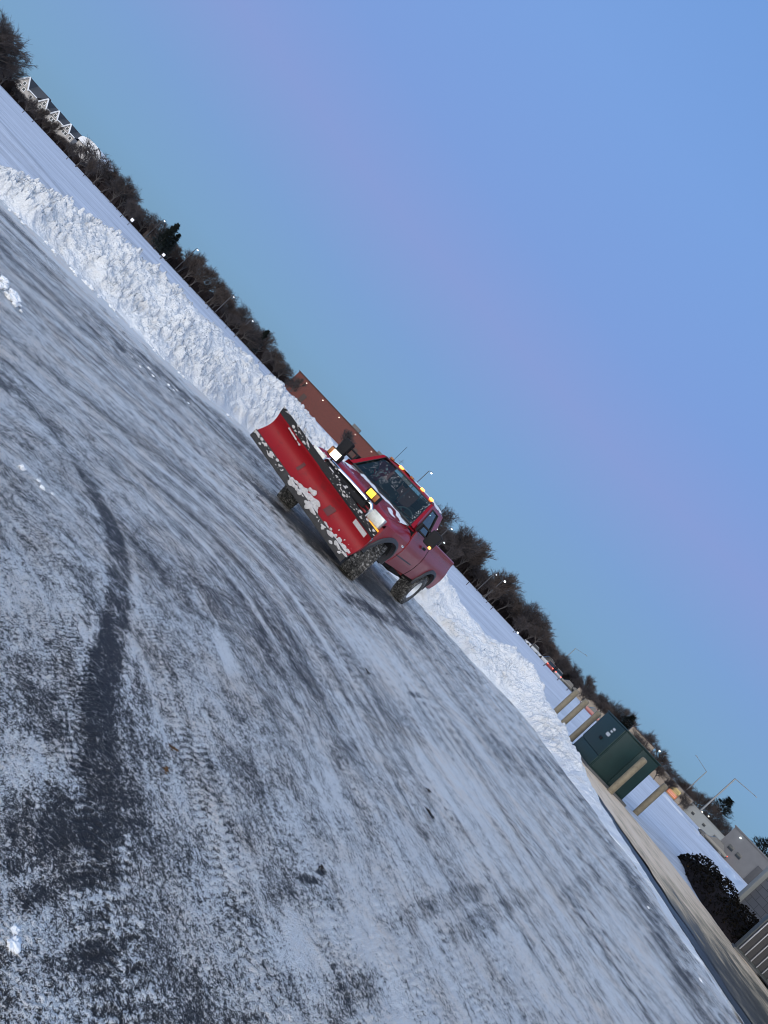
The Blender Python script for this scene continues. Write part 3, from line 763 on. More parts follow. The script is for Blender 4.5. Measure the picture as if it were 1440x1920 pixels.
# cowl
mb.grid([[(-.36 - .10 * i - .06 * t * t, .93 * t, 1.285 + .03 * i) for t in np.linspace(-1, 1, 9)] for i in range(3)])
body = mb.build('body', RED, truck, angle=40)
mb = MB()
mb.grid([[(x, .80 * t, hood_z(x, t * .84) + .006) for t in np.linspace(-1, 1, 33)] for x in np.linspace(-.44, .925, 30)])
for sd in (-1, 1): mb.grid([[(x, sd * .80, hood_z(x, .84) + .006 - .03 * j) for j in range(2)] for x in np.linspace(-.44, .925, 30)])
hood = mb.build('hood', RED, truck, angle=40)
# upper cab
def yc(z): return .885 - (z - 1.33) * .36
def up(x, z, sd, off=0.0): return (x, sd * (yc(z) + off), z)
mb = MB()
for sd in (-1, 1):
    def strip(a, b, n=6):
        mb.grid([[tuple(Vector(a[0]).lerp(Vector(a[1]), i / n)), tuple(Vector(b[0]).lerp(Vector(b[1]), i / n))] for i in range(n + 1)])
    strip((up(-.44, 1.33, sd), up(-.93, 1.87, sd)), (up(-.60, 1.33, sd), up(-1.04, 1.82, sd)))            # front pillar
    strip((up(-1.04, 1.82, sd), up(-1.60, 1.82, sd)), (up(-.93, 1.87, sd), up(-1.99, 1.87, sd)))          # rail
    strip((up(-1.62, 1.33, sd), up(-1.58, 1.82, sd)), (up(-2.05, 1.33, sd), up(-1.99, 1.87, sd)))         # rear pillar
    strip((up(-.44, 1.33, sd), up(-.93, 1.87, sd)), ((-.47, sd * .80, 1.345), (-.95, sd * .63, 1.875)))   # windshield return
mb.grid([[(x - .05 * t * t * (1 if x > -1.5 else -.3), t * (yc(1.87) + .002), 1.87 + .065 * (1 - t ** 4) * math.sin(min(1, max(0, (-.90 - x) / .16)) * PI / 2) ** .7) for t in np.linspace(-1, 1, 21)] for x in [-.90, -.93, -.97, -1.02, -1.1, -1.3, -1.6, -1.85, -1.95, -1.99]])
mb.grid([[(-2.05 + .06 * j, y, 1.33 + .54 * j) for j in (0, .25)] for y in np.linspace(-.86, .86, 6)])
mb.build('roof', RED, body, angle=40)
# glass
mb = MB()
mb.grid([[(-.47 + .03 - .07 * t * t - .48 * s, t * (.81 - .17 * s), 1.33 + .535 * s) for t in np.linspace(-1, 1, 15)] for s in np.linspace(0, 1, 9)])
ws = mb.build('windshield', MAT['glass'], truck, angle=60)
mb = MB()
mb.grid([[(-1.995 - .04 * (1 - s), t * .68, 1.42 + .40 * s) for t in np.linspace(-1, 1, 5)] for s in (0, 1)])
mb.build('rear_window', MAT['glass'], truck, angle=60)
mb = MB()
def wsp(s, t, o=.0): return Vector((-.44 - .07 * t * t - .48 * s + o, t * (.81 - .17 * s), 1.33 + .535 * s + o))
mb.tube([wsp(0, t, .012) for t in np.linspace(-1, 1, 15)], .022, 6); mb.tube([wsp(1, t, .008) for t in np.linspace(-1, 1, 15)], .016, 6)
for sd in (-1, 1): mb.tube([wsp(s, sd, .012) for s in np.linspace(0, 1, 6)], .016, 6)
mb.build('seal', MAT['rubber'], ws)
for yy in (-.28, .34):
    mb = MB(); mb.tube([wsp(.02, yy / .8, .03), wsp(.10, (yy + .42) / .8 * .98, .035)], .010, 5); mb.build('wiper', MAT['black'], ws)
# frost and snow flecks on the glass
mb = MB()
for k in range(900):
    s = random.gauss(.55, .22); t = random.gauss(-.35, .36)
    if not (.08 < s < .96 and -.95 < t < .6): continue
    if vnoise(s * 14, t * 9, 61) < .45: continue
    c = wsp(s, t, .008); rr = random.uniform(.0015, .005)
    mb.add([c + Vector((.35 * rr * math.cos(a), rr * math.cos(a + .3) * random.uniform(.6, 1.3), rr * math.sin(a) * random.uniform(.6, 1.3))) for a in (0, 1.3, 2.5, 3.8, 5)], [(0, 1, 2, 3, 4)])
for k in range(46):                               # flecks along the driver-side lower edge
    t = random.uniform(.86, .97); s = random.uniform(.05, .95); c = wsp(s, t, .01); rr = random.uniform(.004, .009)
    mb.add([c + Vector((.3 * rr * math.cos(a), rr * math.cos(a + .3), rr * math.sin(a))) for a in (0, 1.3, 2.5, 3.8, 5)], [(0, 1, 2, 3, 4)])
tag(mb.build('snow_flecks', MAT['snow'], ws, angle=0, fix=False), kind='stuff')
# cab interior
mb = MB(); mb.box((-.62, 0, 1.19), (.42, 1.6, .26), bev=.05); mb.build('dashboard', MAT['trim'], truck)
for yy in (.42, -.42):
    mb = MB(); mb.box((-1.35, yy, .98), (.52, .58, .22), bev=.06); mb.box((-1.66, yy, 1.28), (.16, .54, .60), (0, -.2, 0), bev=.06); mb.box((-1.72, yy, 1.66), (.10, .26, .18), bev=.04)
    mb.build('seat', MAT['seat'], truck)
mb = MB(); mb.box((-1.3, 0, .80), (1.45, 1.7, .2)); mb.box((-1.96, 0, 1.1), (.03, 1.7, .6)); mb.build('cabin_floor', MAT['black'], truck)
mb = MB()
Ms = Matrix.Translation((-.93, .42, 1.33)) @ Matrix.Rotation(math.radians(62), 4, 'Y')
mb.tube([Ms @ Vector((.19 * math.cos(q), .19 * math.sin(q), 0)) for q in np.linspace(0, 2 * PI, 25)], .016, 7, cap=False)
for q in (0, 2.2, 4.1): mb.tube([Ms @ Vector((0, 0, 0)), Ms @ Vector((.19 * math.cos(q), .19 * math.sin(q), 0))], .014, 5)
mb.tube([Ms @ Vector((0, 0, 0)), Vector((-.72, .42, 1.22))], .03, 8); mb.build('steering_wheel', MAT['trim'], truck)
mb = MB(); mb.box((-.94, -.02, 1.76), (.03, .24, .07), bev=.015); mb.build('rear_view_mirror', MAT['black'], truck)
# doors
for sd in (1, -1):
    mb = MB()
    xs = np.linspace(-1.63, -.53, 14); zs = np.linspace(.60, 1.325, 16)
    mb.grid([[(x, sd * (yside(z) + .010), z) for z in zs] for x in xs])
    edge = [(x, zs[0]) for x in xs] + [(xs[-1], z) for z in zs] + [(x, zs[-1]) for x in xs[::-1]] + [(xs[0], z) for z in zs[::-1]]
    mb.grid([[(x, sd * (yside(z) + .010), z), (x, sd * (yside(z) - .02), z)] for x, z in edge])
    d = mb.build('door', RED, truck, angle=40)
    mb = MB(); mb.grid([[up(-.64 - 0 * j, 1.345, sd, -.012), up(-1.60, 1.345, sd, -.012)], [up(-.86, 1.60, sd, -.012), up(-1.585, 1.60, sd, -.012)], [up(-1.06, 1.805, sd, -.012), up(-1.575, 1.805, sd, -.012)]])
    mb.build('window', MAT['glass'], d, angle=0)
    mb = MB(); mb.tube([up(-.60, 1.34, sd, .004), up(-1.05, 1.815, sd, .004), up(-1.585, 1.815, sd, .004), up(-1.61, 1.34, sd, .004), up(-.60, 1.34, sd, .004)], .013, 6); mb.build('window_seal', MAT['rubber'], d)
    mb = MB(); mb.box((-1.50, sd * 1.022, 1.20), (.17, .03, .055), bev=.012); mb.build('handle', MAT['black'], d)
    mb = MB(); mb.tube([(-.50, sd * (yside(.80) + .012), .80), (-1.64, sd * (yside(.80) + .014), .80)], .012, 6); mb.build('trim_strip', MAT['flare'], d)
    # towing mirror
    mb = MB(); mb.box((-.66, sd * 1.22, 1.44), (.12, .22, .30), (0, 0, sd * .12), bev=.035); mb.build('side_mirror', MAT['black'], truck)
    m_ = MB(); m_.tube([(-.64, sd * .90, 1.37), (-.65, sd * 1.14, 1.37)], .022, 6); m_.tube([(-.66, sd * .89, 1.50), (-.66, sd * 1.14, 1.50)], .022, 6); m_.box((-.64, sd * .90, 1.42), (.14, .05, .20), bev=.01)
    m_.build('mirror_arm', MAT['black'], truck)
    if sd == 1:
        mb = MB(); mb.box((-.605, sd * 1.30, 1.30), (.03, .05, .045), bev=.008); mb.build('mirror_lamp', MAT['amberlit'], truck)
    # fender badge, flares and wheel wells
    mb = MB(); mb.box((-.36, sd * (yside(.98) + .006), .98), (.16, .008, .04), bev=.002); mb.build('badge', MAT['chrome'], truck)
    for xa in ARX:
        P = []
        for q in np.linspace(0, 1, 33):
            a = PI * q; c = math.cos(a); s_ = math.sin(a)
            def ring(rx, rz): return xa + rx * abs(c) ** (2 / 2.4) * (1 if c >= 0 else -1), .50 + rz * abs(s_) ** (2 / 2.4)
            row = []
            for rx, rz, o in ((.60, .50, .004), (.595, .495, .035), (.535, .43, .045), (.525, .42, -.06)):
                x, z = ring(rx, rz); row.append((x, sd * (yside(max(.6, z)) - ytaper(x) + o), z))
            P.append(row)
        mb = MB(); mb.grid(P); mb.build('fender_flare', MAT['flare'], truck, angle=50)
        mb = MB()
        mb.grid([[(xa + .55 * math.cos(PI * q), sd * y, .48 + .47 * math.sin(PI * q)) for y in (.97, .45)] for q in np.linspace(0, 1, 17)])
        mb.grid([[(xa + .55 * math.cos(PI * q) * s, sd * .46, .48 + .47 * math.sin(PI * q) * s) for s in (.02, 1)] for q in np.linspace(0, 1, 17)])
        mb.build('wheel_well', MAT['treadgap'], truck, angle=50)
# bed
mb = MB(); BT = 1.40
for sd in (-1, 1):
    side(mb, -4.62, -2.10, 40, BT, sd)
    mb.grid([[(x, sd * (yside(BT) - o), BT + dz) for o, dz in ((0, 0), (.015, .018), (.11, .018), (.125, 0), (.125, -.5))] for x in np.linspace(-4.62, -2.10, 8)])
mb.grid([[(-2.10, y, z) for y in np.linspace(-.93, .93, 6)] for z in (.62, BT)])
mb.grid([[(x, y, .86) for y in np.linspace(-.86, .86, 4)] for x in np.linspace(-4.62, -2.1, 6)])
bed = mb.build('cargo_bed', RED, truck, angle=40)
mb = MB(); mb.box((-4.63, 0, 1.06), (.05, 1.72, .64), bev=.015); mb.build('tailgate', RED, bed)
mb = MB(); mb.box((-4.74, 0, .66), (.16, 1.9, .20), bev=.03); mb.build('rear_bumper', MAT['chrome'], truck)
mb = MB(); mb.box((-1.85, .42, .58), (5.3, .10, .18)); mb.box((-1.85, -.42, .58), (5.3, .10, .18))
mb.tube([(.26, -.75, .42), (.26, .75, .42)], .06, 8); mb.tube([(WB, -.75, .42), (WB, .75, .42)], .07, 8); mb.box((WB, 0, .42), (.3, .32, .3), bev=.06); mb.box((0, .25, .42), (.26, .28, .26), bev=.05)
mb.box((-1.2, .25, .48), (.7, .4, .28), bev=.04); mb.box((-2.5, .55, .50), (.9, .3, .26), bev=.05); mb.tube([(-1.1, .62, .46), (-2.9, .62, .46)], .045, 8)
mb.build('chassis', MAT['treadgap'], truck)
# nose details
mb = MB()
pts = [(.955, -.60, .84), (.965, -.585, 1.08), (.972, -.54, 1.115), (.985, 0, 1.125), (.972, .54, 1.115), (.965, .585, 1.08), (.955, .60, .84), (.965, 0, .83), (.955, -.60, .84)]
mb.tube(pts, .036, 8); gr_ = mb.build('grille', MAT['chrome'], truck)
mb = MB(); mb.box((.94, 0, .97), (.03, 1.14, .26)); mb.build('grille_mesh', MAT['black'], gr_)
mb = MB(); mb.box((.955, 0, .97), (.03, 1.12, .035), bev=.008); mb.box((.955, 0, 1.04), (.02, 1.12, .02)); mb.box((.955, 0, .90), (.02, 1.12, .02)); mb.build('grille_bar', RED, gr_)
for sd in (1, -1):
    mb = MB(); mb.box((.935, sd * .76, 1.025), (.10, .29, .19), (0, 0, -sd * .12), bev=.02); hl = mb.build('headlight', MAT['lens'], truck)
    mb = MB(); mb.box((.955, sd * .79, .895), (.11, .27, .06), (0, 0, -sd * .12), bev=.015); mb.build('turn_signal', MAT['amber'], truck)
mb = MB(); mb.box((1.0, 0, .68), (.18, 1.94, .22), bev=.04); bp = mb.build('front_bumper', MAT['chrome'], truck)
# roof marker lamps
for i, yy in enumerate((-.55, -.30, 0, .30, .55)):
    mb = MB(); mb.box((-1.02 - .03 * abs(yy), yy, 1.945 - .03 * abs(yy)), (.11, .075, .045), bev=.016)
    mb.build('marker_lamp', MAT['amberlit' if i in (1, 3, 4) else 'amberoff'], truck)

# snow lying on the truck
def patch(name, zf, x0, x1, y0, y1, nx, ny, mask, parent, th=.022):
    xs = np.linspace(x0, x1, nx); ys = np.linspace(y0, y1, ny); X, Y = np.meshgrid(xs, ys, indexing='ij'); Mk = mask(X, Y)
    mb = MB(); idx = {}
    def vid(i, j):
        if (i, j) not in idx:
            k = float(np.clip(Mk[i, j] * 3, 0, 1)); idx[(i, j)] = len(mb.v)
            mb.v.append((X[i, j], Y[i, j], zf(X[i, j], Y[i, j]) + .003 + th * k))
        return idx[(i, j)]
    for i in range(nx - 1):
        for j in range(ny - 1):
            if Mk[i:i + 2, j:j + 2].max() > 0: mb.f.append((vid(i, j), vid(i + 1, j), vid(i + 1, j + 1), vid(i, j + 1)))
    if mb.f: return mb.build(name, MAT['snow'], parent, angle=60, fix=False)
def hmask(X, Y):
    n = fbm(X * 2.3 + Y * 1.2, Y * 7 - X * 2.2, 64, 3)
    return (n - .58) + .22 * sstep(-.05, -.40, X) - .16 * sstep(.1, .55, X) - .05 * sstep(.0, .6, Y)
patch('snow_cover', lambda x, y: hood_z(x, y / .80 * .84) + .006, -.46, .62, -.78, .78, 60, 84, hmask, hood)
rz_ = lambda x, y: 1.87 + .065 * (1 - (y / .69) ** 4) * math.sin(min(1, max(0, (-.90 - x) / .16)) * PI / 2) ** .7
patch('snow_cover', rz_, -1.95, -.99, -.64, .66, 40, 60, lambda X, Y: fbm(X * 5, Y * 4, 83, 3) - .44 + .2 * sstep(-1.2, -1.0, X) * (fbm(Y * 3, X, 15, 2)), truck, .03)

# wheels
def wheel(x, y, steer, sd):
    Mw = Matrix.Translation((x, y, RW)) @ Matrix.Rotation(steer, 4, 'Z') @ Matrix.Rotation(0 if sd > 0 else PI, 4, 'Z') @ Matrix.Diagonal((1, 1.16, 1, 1))
    mb = MB()                                                       # local y is the outside of the wheel
    mb.lathe([(.0, .045), (.055, .05), (.06, .075), (.075, .075), (.08, .03), (.15, .02), (.175, .045), (.195, .085), (.215, .12), (.225, .125), (.225, .11), (.205, .07), (.20, -.10), (.22, -.12)], 32, Mw)
    for k in range(8):
        a = 2 * PI * k / 8; mb.tube([Mw @ Vector((.105 * math.cos(a), .02, .105 * math.sin(a))), Mw @ Vector((.105 * math.cos(a), .05, .105 * math.sin(a)))], .012, 6)
    wl = mb.build('wheel', MAT['rim'], truck, angle=40)
    mb = MB()
    mb.lathe([(.215, .115), (.24, .135), (.30, .148), (.35, .145), (.378, .125), (.385, .06), (.386, 0), (.385, -.06), (.378, -.125), (.35, -.145), (.30, -.148), (.24, -.135), (.215, -.115)], 56, Mw)
    tyre = mb.build('tyre', MAT['tyre'], wl, angle=40)
    mb = MB()
    for k in range(34):
        a = 2 * PI * k / 34
        for j, (yy, wy, da, sk) in enumerate(((.108, .06, 0, .25), (.036, .052, .5, -.35), (-.036, .052, 0, .35), (-.108, .06, .5, -.25))):
            aa = a + da * 2 * PI / 34; R = Matrix.Rotation(-aa, 4, 'Y') @ Matrix.Translation((.389, yy, 0)) @ Matrix.Rotation(sk, 4, 'X')
            l = .047 if j in (0, 3) else .042; hgt = .016
            c = [Mw @ (R @ Vector((hx, hy * wy / 2, hz * l / 2))) for hx in (-.008, hgt) for hy in (-1, 1) for hz in (-1, 1)]
            mb.add(c, [(0, 1, 3, 2), (4, 6, 7, 5), (0, 4, 5, 1), (2, 3, 7, 6), (0, 2, 6, 4), (1, 5, 7, 3)])
    mb.build('tread', MAT['tyre'], wl, angle=0)
ST = math.radians(-20)
wheel(.26, .86, ST * -1, 1); wheel(.26, -.86, ST * -1, -1); wheel(WB, .87, 0, 1); wheel(WB, -.87, 0, -1)

# the plow: own little frame (bx forward, by along the blade, bz up) inside the truck's
TILT = math.radians(-5.6); PC = Vector((1.50, -.255, .345)); BL = 2.60; BH = .49
MP = Matrix.Translation(PC) @ Matrix.Rotation(math.radians(1.0), 4, 'Z') @ Matrix.Rotation(TILT, 4, 'X')
def prof(s):                                       # s 0..1 from lip to top: a hollow curve
    return (.02 - .16 * math.sin(min(1, s * 1.08) * PI * .80) + .05 * s, BH * s)
def pb(by, s, o=0.0):
    x, z = prof(s); return MP @ Vector((x + o, by, z + .12))
mb = MB()
ys_ = np.linspace(-BL / 2, BL / 2, 30); ss = np.linspace(0, 1, 17)
mb.grid([[pb(y, s) for s in ss] for y in ys_])
mb.grid([[pb(y, s, -.012) for s in ss] for y in ys_])
for y in (-BL / 2, BL / 2): mb.grid([[pb(y, s), pb(y, s, -.012)] for s in ss])
mb.grid([[pb(y, 1), pb(y, 1, -.012)] for y in ys_])
blade = mb.build('plow_blade', MAT['plow'], truck, angle=40)
mb = MB()
for y in np.linspace(-BL / 2 + .02, BL / 2 - .02, 8):
    mb.grid([[pb(y, s, -.012), pb(y, s, -.012 - .10 * math.sin(s * PI * .9 + .2)), ] for s in ss])
    mb.grid([[pb(y + .012, s, -.012), pb(y + .012, s, -.012 - .10 * math.sin(s * PI * .9 + .2)), ] for s in ss])
mb.box(MP @ Vector((-.24, 0, .24)), (.08, BL * .96, .08), (TILT, 0, 0)); mb.box(MP @ Vector((-.26, 0, .52)), (.06, BL * .96, .06), (TILT, 0, 0))
mb.build('rib', MAT['plow'], blade, angle=30)
mb = MB(); mb.box(MP @ Vector((.028, 0, .065)), (.022, BL + .01, .15), (TILT, .15, 0), bev=.004); ce = mb.build('cutting_edge', MAT['edge'], blade)
for y in np.linspace(-BL / 2 + .1, BL / 2 - .1, 9):
    MB().tube([MP @ Vector((.03, y, .10)), MP @ Vector((.052, y, .10))], .016, 6).build('bolt', MAT['treadgap'], ce)
# rubber snow deflector along the top
mb = MB()
P = []; P2 = []
for y in np.linspace(-BL / 2 - .01, BL / 2 + .01, 60):
    dr = .03 * (vnoise(y * 3, .5, 44) - .5); x0, z0 = prof(1)
    P.append([MP @ Vector((x0 + .0 + .06 * q, y, z0 + .10 + .12 * q + dr * q)) for q in np.linspace(0, 1, 5)])
    P2.append([MP @ Vector((x0 - .012 + .06 * q, y, z0 + .10 + .12 * q + dr * q)) for q in np.linspace(0, 1, 5)])
mb.grid(P); mb.grid(P2); mb.grid([[a[-1], b_[-1]] for a, b_ in zip(P, P2)])
defl = mb.build('rubber_deflector', MAT['rubber'], blade, angle=40)
mb = MB(); mb.box(MP @ Vector((prof(1)[0] - .02, 0, BH + .115)), (.04, BL, .05), (TILT, 0, 0), bev=.006); mb.build('top_rail', MAT['black'], blade)
# marks on the face
def face_plate(name, y0, y1, s0, s1, mat, o=.006):
    m = MB(); m.grid([[pb(y, s, o) for s in np.linspace(s0, s1, 5)] for y in np.linspace(y0, y1, 4)])
    m.grid([[pb(y, s, o), pb(y, s, -.002)] for y, s in ((y0, s0), (y1, s0), (y1, s1), (y0, s1), (y0, s0))])
    return m.build(name, mat, blade, angle=40)
face_plate('sticker', .90, 1.20, .74, .90, MAT['sticker'])
face_plate('wear_patch', .44, .58, .22, .50, MAT['scuff'], .003)
face_plate('bracket', .50, .58, .42, .54, MAT['scuff'], .010)
face_plate('wear_patch', -.40, -.34, .30, .62, MAT['scuff'], .002)
# snow packed on the blade
def fuse(o, vs):
    m = o.modifiers.new('fuse', 'REMESH'); m.mode = 'VOXEL'; m.voxel_size = vs; m.use_smooth_shade = True
    m = o.modifiers.new('soften', 'SMOOTH'); m.factor = .5; m.iterations = 1; return o
def clump(mb, c, r, seed, sq=(1, 1, 1)):
    bm = bmesh.new(); bmesh.ops.create_icosphere(bm, subdivisions=2, radius=1)
    V = np.array([v.co[:] for v in bm.verts]); d = 1 + .8 * (fbm(V[:, 0] * 1.9 + seed, V[:, 1] * 1.9 + V[:, 2], seed % 90, 3) - .5)
    mb.add([Vector((v.co.x * k * sq[0], v.co.y * k * sq[1], v.co.z * k * sq[2])) * r + Vector(c) for v, k in zip(bm.verts, d)], [[v.index for v in f.verts] for f in bm.faces]); bm.free()
mb = MB()
def lowsnow(y0, y1, n, rmin, rmax, s0, s1):
    for k in range(n):
        y = random.uniform(y0, y1); s = random.uniform(s0, s1) * random.random()
        c = pb(y, max(0, s), .012) if s >= 0 else MP @ Vector((.045, y, .12 + s * BH))
        clump(mb, c, random.uniform(rmin, rmax) * random.uniform(.6, 1.2), random.randrange(999), (.45, random.uniform(.9, 2.0), random.uniform(.6, 1.1)))
lowsnow(-.28, .45, 60, .014, .045, -.16, .16); lowsnow(.0, .40, 22, .03, .05, -.02, .24); lowsnow(.66, 1.28, 60, .014, .042, -.16, .18); lowsnow(-1.28, -.75, 44, .010, .026, -.2, .01); lowsnow(-.8, -.2, 18, .008, .026, -.2, -.01); lowsnow(.85, 1.25, 26, .006, .014, .1, .5)
lowsnow(.4, .8, 14, .008, .022, -.2, .02)
clump(mb, pb(.13, .30, .01), .05, 5, (.5, 1.2, 1)); clump(mb, pb(.05, .26, .01), .035, 8, (.5, 1.2, 1))
fuse(tag(mb.build('packed_snow', MAT['crust'], blade, angle=60), kind='stuff'), .008)
mb = MB()
for k in range(260):
    y = random.uniform(-BL / 2, BL / 2); q = random.random()
    if vnoise(y * 4.0, q * 2, 12) < .42: continue
    x0, z0 = prof(1); c = MP @ Vector((x0 + .006 + .06 * q, y, z0 + .10 + .12 * q))
    clump(mb, c, random.uniform(.004, .015) * (1.8 if k % 9 == 0 else 1), k, (.35, 1.7, .8))
for k in range(60):
    y = random.choice([-.02, .02, -.05, .3, -.8]) + random.gauss(0, .14); x0, z0 = prof(1); clump(mb, MP @ Vector((x0 - .02 - .02 * random.random(), y, z0 + .10 + .2 * random.random())), random.uniform(.008, .028), k + 300, (1, 1.5, .6))
for sgn in (-.92, ): 
    for k in range(26):
        f = k / 25; clump(mb, pb(-.98 + .30 * f + random.gauss(0, .015), .90 - .05 * f, .02), random.uniform(.008, .02), k + 500, (.7, 1.3, 1))
fuse(tag(mb.build('snow_crust', MAT['crust'], defl, angle=60), kind='stuff'), .008)
# plow frame, lift tower, lamps
mb = MB()
for sd in (-1, 1):
    mb.tube([(1.02, sd * .42, .52), tuple(MP @ Vector((-.30, sd * .06 + .25, .26)))], .045, 8)
    mb.tube([(1.04, sd * .34, .50), (1.06, sd * .34, 1.02)], .04, 8)
    mb.tube([(1.10, sd * .50, .56), tuple(MP @ Vector((-.30, sd * .75 + .25, .40)))], .028, 8)
mb.box((1.04, 0, .52), (.12, 1.1, .14), bev=.015); mb.box((1.07, 0, 1.02), (.08, 1.0, .08), bev=.012)
mb.tube([(1.10, 0, .56), (1.14, 0, 1.0)], .035, 8); mb.tube([(1.14, .02, 1.04), tuple(MP @ Vector((-.30, .25, .50)))], .012, 6)
mb.box((1.10, .22, .86), (.16, .22, .24), bev=.03)
pf = mb.build('plow_frame', MAT['black'], truck)
for sd in (-1, 1):
    mb = MB(); mb.tube([(1.07, sd * .44, 1.03), (1.06, sd * .475, 1.17)], .016, 6); mb.box((1.06, sd * .48, 1.245), (.15, .26, .16), (0, 0, -sd * .05), bev=.025); lp = mb.build('plow_lamp', MAT['black'], pf)
    if sd == -1:
        mb = MB(); mb.box((1.142, sd * .445, 1.245), (.016, .16, .125), (0, 0, -sd * .05), bev=.006); mb.build('lamp_lens', MAT['headlit'], lp)
        mb = MB(); mb.box((1.135, sd * .560, 1.245), (.02, .075, .13), (0, 0, -sd * .05), bev=.006); mb.build('signal_lens', MAT['amberoff'], lp)
    else:
        mb = MB(); mb.box((1.142, sd * .455, 1.245), (.016, .14, .115), (0, 0, -sd * .05), bev=.006); mb.build('lamp_lens', MAT['yellowlit'], lp)
        mb = MB(); mb.box((1.135, sd * .568, 1.245), (.02, .07, .12), (0, 0, -sd * .05), bev=.006); mb.build('signal_lens', MAT['amberoff'], lp)
for k, sd in ((0, 1), ):
    mb = MB(); mb.tube([(-1.4, -.66, 1.90), (-1.42, -.67, 2.3)], .004, 4); mb.build('antenna', MAT['black'], truck)

# ------------------------------------------------------------------ trees
def px_u(u, Y): return u * Y / 1442.0
def tree_proto(seed, H, spread, fan, twigs, mat, upright=.5, brown=False):
    R = random.Random(seed); tm = MB(); cm = MB()
    def perp(d):
        a = d.orthogonal().normalized(); b = d.cross(a); t = R.uniform(0, 2 * PI); return a * math.cos(t) + b * math.sin(t)
    def grow(p, d, L, r, lvl):
        n = 3 if lvl < 2 else 2; pts = [p]; q = p; dd = d
        for i in range(n):
            dd = (dd + perp(dd) * R.uniform(0, .22) + Vector((0, 0, .10 * upright))).normalized(); q = q + dd * L / n; pts.append(q)
        rads = [r * (1 - .55 * i / n) for i in range(n + 1)]
        (tm if lvl < 2 else cm).tube(pts, rads, 6 if lvl < 2 else 3, cap=False)
        if lvl >= 4: return
        k = [10, 7, 6, twigs + 1][lvl]
        for i in range(k):
            f = R.uniform(.28 if lvl else .3, 1.0); j = min(n - 1, int(f * n)); b = pts[j].lerp(pts[j + 1], f * n - j)
            ang = R.uniform(.35, fan)
            nd = (dd * math.cos(ang) + perp(dd) * math.sin(ang)); nd.z += .22 * upright; nd.normalize()
            L2 = [H * .36 * spread, H * .20 * spread, H * .13, H * .10][lvl] * R.uniform(.6, 1.2)
            grow(b, nd, L2, [H * .013, H * .0062, H * .0030, H * .0019][lvl], lvl + 1)
    grow(Vector((0, 0, 0)), Vector((R.uniform(-.08, .08), R.uniform(-.08, .08), 1)).normalized(), H * .50, H * .020, 0)
    e = empty('bare_tree'); t = tm.build('trunk', MAT['bark'], e, angle=60, fix=False); c = cm.build('crown', mat, e, angle=60, fix=False)
    e['H'] = H; del e['H']
    return e
def conifer_proto(seed, H, W, spiky):
    R = random.Random(seed); e = empty('evergreen_tree'); mb = MB(); mb.tube([(0, 0, 0), (.04, 0, H * .5), (0, .03, H * .97)], [H * .022, H * .014, .02], 7); mb.build('trunk', MAT['bark'], e)
    cb = MB()
    for k in range(2600):
        f = R.random() ** .8; z = H * (.07 + .93 * f)
        if spiky: rad = W * (1 - f) ** .75 * (.45 + .55 * abs(math.sin(f * 26 + R.uniform(-.4, .4))))
        else: rad = W * math.sin(min(1, (1 - f) * 1.25 + .08) * PI * .55) ** .8 * (.72 + .28 * math.sin(f * 17 + 2))
        a = R.uniform(0, 2 * PI); lob = 1 + .25 * math.sin(a * 5 + f * 9) + .15 * math.sin(a * 9 - f * 21); rr = rad * lob * R.uniform(.45, 1.0)
        c = Vector((rr * math.cos(a), rr * math.sin(a), z)); o = Vector((math.cos(a), math.sin(a), R.uniform(-.2, .7) if not spiky else R.uniform(.1, 1.0))).normalized()
        p = Vector((-o.y, o.x, R.uniform(-.4, .4))).normalized(); l = H * R.uniform(.03, .075); w_ = l * R.uniform(.18, .4)
        cb.add([c - o * l * .4, c + p * w_, c + o * l, c - p * w_], [(0, 1, 2, 3)])
    cb.build('crown', MAT['needle'], e, angle=0, fix=False); return e
PROT = [tree_proto(1, 8, 1.0, 1.1, 6, MAT['twig'], .5), tree_proto(2, 8, 1.15, 1.25, 6, MAT['twig'], .3), tree_proto(3, 8, .9, .85, 6, MAT['twig_brown'], .9), tree_proto(4, 8, 1.05, 1.0, 7, MAT['twig'], .6), tree_proto(5, 8, 1.0, 1.2, 7, MAT['twig_brown'], .45)]
CONP = [conifer_proto(8, 7, 2.1, True), conifer_proto(9, 8, 2.6, False)]
used_p = set()
def put_tree(proto, x, y, sc_, rz, label, cat, group, wide=1.0):
    o = proto if proto.name not in used_p else copy_tree(proto); used_p.add(o.name)
    o.location = (x, y, -.1); o.scale = (sc_ * wide, sc_ * wide, sc_); o.rotation_euler = (0, 0, rz)
    tag(o, label, cat, group); return o
ORD = ['nearest', 'second', 'third', 'fourth', 'fifth', 'sixth', 'seventh', 'eighth', 'ninth', 'tenth', 'eleventh', 'twelfth', 'thirteenth', 'fourteenth', 'fifteenth', 'sixteenth', 'seventeenth', 'eighteenth', 'nineteenth', 'twentieth', 'twenty-first', 'twenty-second', 'twenty-third', 'twenty-fourth', 'twenty-fifth', 'twenty-sixth', 'twenty-seventh', 'twenty-eighth', 'twenty-ninth', 'thirtieth']
RT = random.Random(5)
